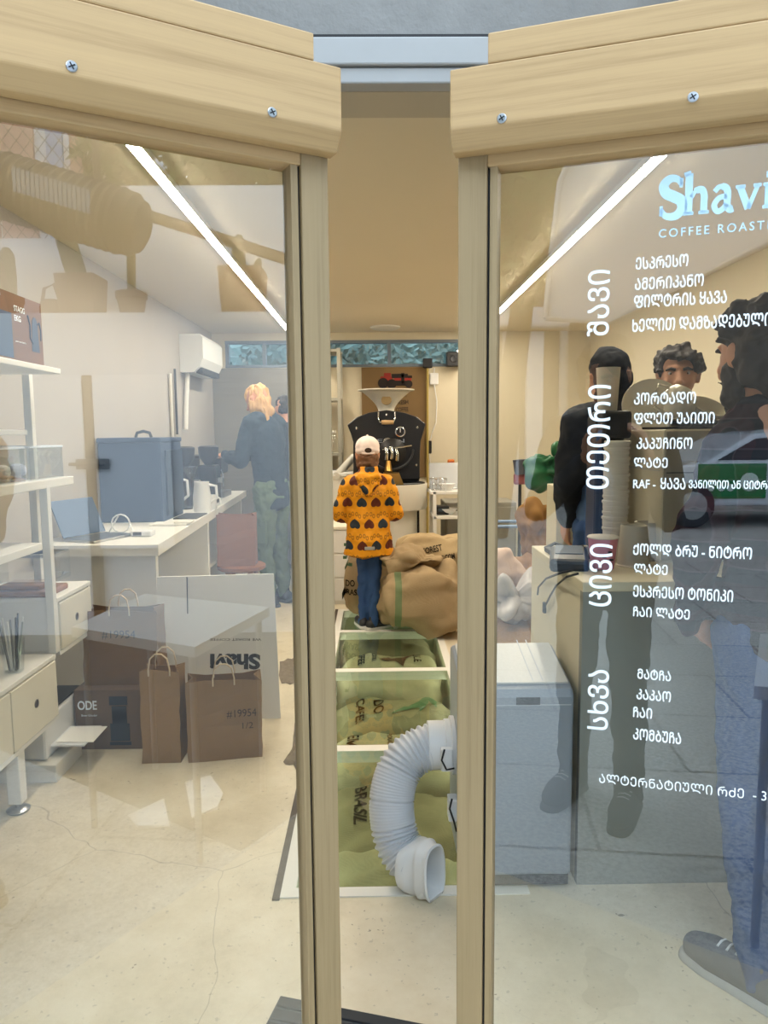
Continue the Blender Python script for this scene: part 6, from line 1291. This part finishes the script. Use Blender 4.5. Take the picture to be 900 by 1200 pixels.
# ---------------------------------------------------------------- woman at the counter
WO = figure('blond woman in dark teal jumper and green cargo trousers at the counter', (-.835, 5.90, 0), math.radians(62), 1.80, dict(tilt=.42, lean=.06, Lel=(-.25, .10, 1.16), Rel=(.25, .14, 1.16), Lwr=(-.12, .36, 1.19), Rwr=(.10, .38, 1.20), Lhd=((.5, 1, .1), (.3, 0, -1), .5), Rhd=((-.5, 1, .1), (-.3, 0, -1), .5), Lft=(-.3, 1, 0), Rft=(.2, 1, 0)))
top(WO, 'jumper', mat('dark teal knit', '#22323f', .95, var=.18, vs=(30, 30, 30), bump=.5, bs=120), z0=.80, puff=.012, seed=5, amp=.016)
tr__ = trousers(WO, mat('sage green cotton', '#5e6f5c', .9, var=.15), 6, 1.12, amp=.022, cuff=.06); shoes(WO, mat('navy shoe', '#1f2731', .6), M_dark)
Mw = full(WO['t']); pk = MB().box((-.185, -.06, .52), (-.155, .09, .72), .012); pk.v = [Mw @ v for v in pk.v]; obj('cargo_pocket', pk, mat('sage green cotton', '#5e6f5c'), tr__)
BL_ = mat('blond hair', '#c9a06a', .6, var=.4, vs=(60, 60, 5))
hair(WO, BL_, [((0, -.015, 1.685), (.088, .102, .086)), ((0, -.05, 1.61), (.085, .062, .09)), ((.066, .01, 1.60), (.030, .058, .09)), ((-.066, .01, 1.60), (.030, .058, .09)), ((0, -.055, 1.54), (.080, .046, .08)), ((.062, .02, 1.53), (.026, .045, .085)), ((-.062, .02, 1.53), (.026, .045, .085)), ((-.06, .045, 1.47), (.02, .03, .06)), ((.06, .045, 1.47), (.02, .03, .06)), ((-.03, -.05, 1.48), (.04, .032, .06))], 7, .022, 26, crease=(1, 1, .2))
BH = figure('person in dark jacket half hidden behind the blond woman', (-.80, 6.74, 0), math.radians(22), 1.74, dict(tilt=.3, lean=.05, Lel=(-.24, .12, 1.14), Rel=(.24, .12, 1.14), Lwr=(-.12, .34, 1.14), Rwr=(.10, .34, 1.14)), vox=.011)
top(BH, 'jacket', mat('navy jacket', '#1d232c', .9, var=.15), z0=.74, puff=.02, seed=8); trousers(BH, mat('navy trousers', '#272f3b', .9, var=.15), 8); shoes(BH, M_dark, M_dark)
hair(BH, mat('black hair', '#1d1815', .6, var=.3, vs=(40, 40, 40)), [((0, -.015, 1.69), (.084, .10, .082)), ((0, -.05, 1.63), (.078, .058, .06))], 9, .015)
# ---------------------------------------------------------------- bearded customer at the right edge
def plaid():
    m = bpy.data.materials.new('dark red plaid'); m.use_nodes = True; t = NT(m); b = t.n['Principled BSDF']; sp = t.add('ShaderNodeSeparateXYZ'); t.l.new(t.coord('Object'), sp.inputs[0])
    def band(o, p, w_): return t.M('LESS_THAN', t.M('FRACT', t.M('DIVIDE', o, p)), w_)
    a = band(t.M('ADD', sp.outputs[0], t.M('MULTIPLY', sp.outputs[1], .7)), .075, .5); z = band(sp.outputs[2], .075, .5); l1 = band(t.M('ADD', sp.outputs[0], t.M('MULTIPLY', sp.outputs[1], .7)), .075, .06); l2 = band(sp.outputs[2], .075, .06)
    c = t.mix(t.M('MULTIPLY', t.M('ADD', a, z), .5), lin('#14161f'), lin('#34161c')); c = t.mix(t.M('MULTIPLY', t.M('MAXIMUM', l1, l2), .35), c, lin('#50424a'))
    t.l.new(c, b.inputs['Base Color']); b.inputs['Roughness'].default_value = .95; b.inputs['Specular IOR Level'].default_value = .1; return m
f0 = atZ(862, 1190, 0)
MA = figure('bearded man in dark red plaid shirt and jeans standing at the bar', (1.06, 1.84, 0), math.radians(6), 1.675, dict(hs=1.13, tilt=.10, turn=.18, headx=-.085, lean=.0,
    Lsh=(-.185, 0, 1.40), Lel=(-.27, -.03, 1.12), Lwr=(-.215, .09, .95), Lhd=((.8, .05, -.7), (0, -1, 0), .3), Rel=(.25, .02, 1.13), Rwr=(.16, .08, 1.0), Lft=(-.5, .87, 0), Rft=(.3, 1, 0), Lankle=(-.15, -.19, .085), Lknee=(-.13, -.06, .5), Rankle=(.10, .06, .085)), vox=.007)
top(MA, 'plaid_shirt', plaid(), z0=.84, puff=.012, seed=11, amp=.02, wid=1.04, collar=True, cut=1.12); trousers(MA, M_jean, 12, 1.0, amp=.014, cuff=.05)
shoes(MA, mat('grey suede', '#55585c', .9, var=.2, vs=(20, 20, 20)), mat('grey sole', '#a5a5a3', .7))
M_bhair = mat('dark curly hair', '#211813', .65, var=.4, vs=(50, 50, 50))
rnd = random.Random(5)
def curls(n, f=1.0, zmin=1.62):
    out = []
    while len(out) < n:
        a, b_ = rnd.uniform(0, 2*PI), rnd.uniform(-.15, 1.0); c = math.sqrt(max(0, 1-b_*b_)); x, y, z = .084*c*math.cos(a)*f, -.015+.104*c*math.sin(a)*f, 1.675+.090*b_*f
        if y > .055 and z < 1.70: continue
        if abs(x) > .06 and z < 1.66 and y > -.01: continue
        out.append(((x, y, z), rnd.uniform(.016, .026)))
    return out
hair(MA, M_bhair, [((0, -.02, 1.69), (.088, .104, .088)), ((0, -.055, 1.63), (.080, .058, .075)), ((0, -.06, 1.565), (.062, .042, .055)), ((-.074, -.03, 1.655), (.024, .055, .065)), ((.074, -.03, 1.655), (.024, .055, .065)), ((-.066, -.04, 1.60), (.022, .035, .05))]+curls(80, 1.05), 12, .014)
hair(MA, M_bhair, [((0, .048, 1.562), (.062, .052, .044)), ((.062, .016, 1.595), (.022, .036, .05)), ((-.062, .016, 1.595), (.022, .036, .05)), ((-.05, .03, 1.55), (.03, .04, .04)), ((.05, .03, 1.55), (.03, .04, .04)), ((0, .070, 1.530), (.045, .035, .036)), ((.022, .094, 1.590), (.018, .008, .006)), ((-.022, .094, 1.590), (.018, .008, .006))], 13, .012, name='beard'); face(MA, brow=M_bhair)
# ---------------------------------------------------------------- barista looking out over the cups
bx_ = atY(797, 440, 3.08)
BA = figure('dark haired barista looking out over the cups on the machine', (bx_.x, 3.10, 0), math.radians(160), 1.735, dict(tilt=.02, Lel=(-.26, .04, 1.14), Rel=(.26, .04, 1.14), Lwr=(-.24, .10, .93), Rwr=(.24, .10, .93)), vox=.006, skin=mat('barista skin', '#b58567', .55, var=.08, vs=(14, 14, 14)))
top(BA, 'shirt', mat('black shirt', '#1b1c20', .9, var=.1), z0=.80, puff=.006, seed=14); trousers(BA, mat('navy trousers', '#272f3b'), 15); shoes(BA, M_dark, M_dark)
hair(BA, M_bhair, [((0, -.022, 1.70), (.086, .10, .082)), ((0, -.055, 1.64), (.080, .056, .07)), ((0, .055, 1.728), (.066, .040, .030)), ((.074, .0, 1.68), (.022, .05, .05)), ((-.074, .0, 1.68), (.022, .05, .05))]+curls(90, 1.06, 1.66), 16, .016)
hair(BA, mat('stubble', '#4b3427', .8, var=.2), [((0, .042, 1.558), (.055, .048, .038)), ((0, .088, 1.592), (.026, .012, .006))], 17, .004, name='beard'); face(BA, brow=M_bhair)
# ---------------------------------------------------------------- the person taking the picture, seen only in the right pane
PH = figure('person in dark hooded jacket and denim holding up a phone, mirrored in right door', (-.115, -.34, -.004), 0, 1.71, dict(tilt=.32, Lel=(-.24, .08, 1.14), Rel=(.25, .08, 1.14), Lwr=(.0, .235, 1.335), Rwr=(.22, .235, 1.335), Lhd=((.25, .35, 1), (.9, .2, 0), .7), Rhd=((-.25, .35, 1), (-.9, .2, 0), .7), Lankle=(-.115, 0, .085), Rankle=(.115, .02, .085), Lknee=(-.105, .01, .5), Rknee=(.105, .02, .5)))
ph_j = top(PH, 'jacket', mat('black jacket', '#14171d', .9, var=.1), z0=.86, puff=.006, seed=21, amp=.014)
B = Blob(); s = PH['s']
for i in range(12): B.ball(Vector((0, .075, .90+.045*i))*s, (.06*s, .062*s, .05*s))
blob_obj('denim_shirt', B, mat('light denim', '#5d7fb0', .85, var=.15), PH['t'], vox=.008, smooth=4)
trousers(PH, mat('black jeans', '#1c2027', .9, var=.1), 22, 1.05); shoes(PH, M_dark, M_dark)
hair(PH, mat('black hair', '#1d1815'), [((0, -.018, 1.692), (.086, .102, .084)), ((0, -.055, 1.63), (.080, .058, .07)), ((0, .03, 1.742), (.07, .06, .035))], 23, .014); face(PH)
hair(PH, mat('hood black', '#15181f', .95, var=.1), [((0, -.03, 1.70), (.098, .110, .095)), ((.05, .03, 1.70), (.052, .055, .06)), ((-.05, .03, 1.70), (.052, .055, .06)), ((0, .04, 1.745), (.075, .065, .045)), ((0, -.05, 1.62), (.095, .085, .10)), ((.07, .02, 1.60), (.032, .055, .07)), ((-.07, .02, 1.60), (.032, .055, .07)), ((0, .06, 1.53), (.075, .05, .05)), ((0, -.03, 1.50), (.12, .09, .06))], 24, .012, 9, name='hood')
phn = thing('phone', 'dark phone held upright in front of the mirrored person', 'phone', (0, -.03, 1.335))
obj('body', MB().box((-.038, -.040, 1.335), (.042, -.031, 1.49), .004), M_black, phn); obj('camera_bump', MB().box((-.012, -.031, 1.375), (.022, -.028, 1.425), .001), M_dark, phn); obj('screen', MB().box((-.034, -.0415, 1.341), (.038, -.0398, 1.484), .0005), M_dark, phn)

# hooded person with denim beneath the jacket, back turned, behind the paper cup tower
hp0 = atY(718, 440, 3.42)
HO = figure('person in black hooded jacket over blue denim behind the paper cup tower', (hp0.x, 3.42, 0), math.radians(12), 1.76, dict(tilt=.15, lean=.03, Lsh=(-.155, .03, 1.43), Lel=(-.20, .03, 1.15), Rel=(.25, .05, 1.15), Lwr=(-.16, .12, .96), Rwr=(.16, .26, 1.05)), vox=.01)
top(HO, 'denim_shirt', mat('blue denim', '#4a6590', .85, var=.2), z0=.80, puff=.0, seed=31, arm=.8); hj = top(HO, 'hooded_jacket', mat('black jacket', '#14171d'), z0=1.16, puff=.02, seed=32, amp=.016)
trousers(HO, M_jean, 33); shoes(HO, M_dark, M_dark); hair(HO, mat('black hair', '#1d1815'), [((0, -.015, 1.69), (.082, .10, .082))], 34, .01)
hair(HO, mat('hood black', '#15181f', .95, var=.1), [((0, -.03, 1.69), (.100, .112, .098)), ((0, -.05, 1.62), (.095, .085, .10)), ((0, -.045, 1.54), (.10, .08, .08)), ((0, -.03, 1.48), (.12, .085, .06))], 35, .014, 9, name='hood')
# ================================================================ white vinyl lettering on the right pane
PN = wR; PP = A_R+wR*(GLW+.0003)
def g_at(x, y): return atPlane(x, y, PP, PN)
def fat(s, w_, h_, F_, d):
    m_ = MB()
    for k, (a, b) in enumerate(((-1, -1), (1, -1), (-1, 1), (1, 1)) if d else ((0, 0),)): merge(m_, text_mb(s, w_, h_, F_ @ TR((a*d/2, b*d/2, k*.00002)), 0, .0005))
    return m_
def line(s, x0, x1, yb, h, bold=.004, xr=None):
    """One line on the pane: from pixel x0 to x1 with its foot at yb and a letter height of h pixels."""
    o = g_at(x0, yb); e = g_at(x1, yb); hh = (g_at((x0+x1)/2, yb-h)-g_at((x0+x1)/2, yb)).length
    return fat(s, abs((e-o).dot(uR)), hh, frame_M(o, uR, (0, 0, 1)), hh*.028 if bold else 0)
def vline(s, x0, x1, y0, y1, bold=.0):
    o = g_at(x1, y1); w_ = (g_at(x1, y0)-g_at(x1, y1)).length; h_ = abs((g_at(x1, y1)-g_at(x0, y1)).dot(uR))
    return fat(s, w_, h_, frame_M(o, (0, 0, 1), -uR), h_*.02)
menu = [('ᲔᲡᲞᲠᲔᲡᲝ', 745, 806, 316, 14), ('ᲐᲛᲔᲠᲘᲙᲐᲜᲝ', 744, 824, 340, 14), ('ᲤᲘᲚᲢᲠᲘᲡ ᲧᲐᲕᲐ', 743, 851, 361, 15), ('ᲮᲔᲚᲘᲗ ᲓᲐᲛᲖᲐᲓᲔᲑᲣᲚᲘ ᲧᲐᲕᲐ', 741, 941, 389, 15),
        ('ᲙᲝᲠᲢᲐᲓᲝ', 743, 815, 474, 14), ('ᲤᲚᲔᲗ ᲣᲐᲘᲗᲘ', 743, 837, 497, 13), ('ᲙᲐᲞᲣᲩᲘᲜᲝ', 746, 811, 526, 13), ('ᲚᲐᲢᲔ', 743, 782, 548, 12),
        ('RAF - ', 742, 768, 572, 10), ('ᲧᲐᲕᲐ', 774, 803, 573, 13), ('ᲕᲐᲜᲘᲚᲘᲗ ᲐᲜ ᲪᲘᲢᲠᲣᲡᲘᲗ', 807, 926, 572, 10),
        ('ᲥᲝᲚᲓ ᲑᲠᲣ - ᲜᲘᲢᲠᲝ', 742, 881, 650, 14), ('ᲚᲐᲢᲔ', 743, 782, 672, 12), ('ᲔᲡᲞᲠᲔᲡᲝ ᲢᲝᲜᲘᲙᲘ', 742, 859, 699, 14), ('ᲩᲐᲘ ᲚᲐᲢᲔ', 742, 808, 722, 12),
        ('ᲛᲐᲢᲩᲐ', 747, 786, 795, 12), ('ᲙᲐᲙᲐᲝ', 746, 786, 819, 12), ('ᲩᲐᲘ', 742, 764, 840, 12), ('ᲙᲝᲛᲑᲣᲩᲐ', 742, 798, 866, 13)]
for s, x0, x1, yb, h in menu: obj('menu_lettering', line(s, x0, x1, yb, h), M_decal, gp2)
# the footnote slopes down to the right
o, e = g_at(702, 917), g_at(930, 942); M_ = frame_M(o, e-o, (0, 0, 1)); obj('menu_lettering', text_mb('ᲐᲚᲢᲔᲠᲜᲐᲢᲘᲣᲚᲘ ᲠᲫᲔ  - 3', (g_at(898, 939)-o).length, .0165, M_, .0, .0005), M_decal, gp2)
for s, x0, x1, y0, y1 in (('ᲨᲐᲕᲘ', 688, 713, 316, 393), ('ᲗᲔᲗᲠᲘ', 687, 713, 451, 573), ('ᲪᲘᲕᲘ', 690, 716, 638, 711), ('ᲡᲮᲕᲐ', 688, 712, 786, 856)): obj('heading_lettering', vline(s, x0, x1, y0, y1), M_decal, gp2)
# logo: heavy serif word built from strokes on the pane
def lg_pt(px, py): return g_at(px, py)
lo = g_at(771, 255); sxx = (g_at(871, 255)-g_at(771, 255)).dot(uR)/100; szz = (g_at(800, 205)-g_at(800, 255)).z/50
LM = frame_M(lo, uR, (0, 0, 1))
def lp_(x, y, z=0): return LM @ Vector((x*sxx, y*szz, z))
lgm = MB()
def stroke(pts, ws):
    """Flat brush stroke with a varying width."""
    n = len(pts); L_, R_ = [], []
    for i, (x, y) in enumerate(pts):
        a = pts[max(0, i-1)]; b = pts[min(n-1, i+1)]; dx, dy = b[0]-a[0], b[1]-a[1]; l = math.hypot(dx, dy) or 1; w_ = ws[i]/2 if isinstance(ws, (list, tuple)) else ws/2
        L_.append((x-dy/l*w_, y+dx/l*w_)); R_.append((x+dy/l*w_, y-dx/l*w_))
    for i in range(n-1):
        q = [L_[i], L_[i+1], R_[i+1], R_[i]]; lgm.add([lp_(x, y, 0) for x, y in q]+[lp_(x, y, .0005) for x, y in q], [(0, 1, 2, 3), (7, 6, 5, 4)]+[(k, (k+1) % 4, 4+(k+1) % 4, 4+k) for k in range(4)])
def bez(P, n=10):
    P = [Vector((*p, 0)) for p in P]; return [(q.x, q.y) for q in crom(P, n)]
def W(n, a, b): return [a+(b-a)*math.sin(PI*i/max(1, n-1)) for i in range(n)]
s_ = bez([(27, 36), (22, 43), (13, 44), (6, 37), (9, 28), (18, 23), (27, 17), (28, 7), (20, 0), (9, 1), (3, 9)]); stroke(s_, W(len(s_), 5, 13)); stroke([(27, 44), (26.5, 33)], 4); stroke([(3.5, 1), (3.5, 13)], 4)
stroke([(36, 1), (36, 48)], 9); stroke([(30, 47), (38, 49)], 5); stroke([(30, 1.5), (42, 1.5)], 4); a_ = bez([(39, 20), (44, 27), (51, 28), (54, 21), (54, 12), (54, 1)]); stroke(a_, [5]*10+[8]*(len(a_)-10)); stroke([(48, 1.5), (60, 1.5)], 4)
a_ = bez([(66, 24), (71, 29), (78, 28), (81, 22), (81, 8), (84, 2), (88, 3)]); stroke(a_, [6]*15+[8]*(len(a_)-15)); a_ = bez([(80, 18), (71, 16), (66, 8), (70, 1), (77, 4), (80, 9)]); stroke(a_, 6.5)
stroke([(95, 27), (105, 1)], 8); stroke([(115, 27), (105, 1)], 5); stroke([(90, 27), (101, 27)], 4); stroke([(110, 27), (119, 27)], 4)
stroke([(127, 1), (127, 27)], 8); stroke([(121, 27), (129, 27)], 4); stroke([(121, 1.5), (133, 1.5)], 4); stroke([(124, 38), (131, 38)], 7)
obj('logo_lettering', lgm, mat('pale blue vinyl', '#bfe0f4', .6, var=0), gp2)
o, e = g_at(772, 279), g_at(960, 262); obj('logo_lettering', text_mb('COFFEE ROASTERS', (g_at(926, 268)-o).dot(uR), (g_at(780, 268)-g_at(780, 278)).length, frame_M(o, uR, (0, 0, 1)), .003, .0005, spacing=1.35), mat('pale blue vinyl', '#bfe0f4'), gp2)
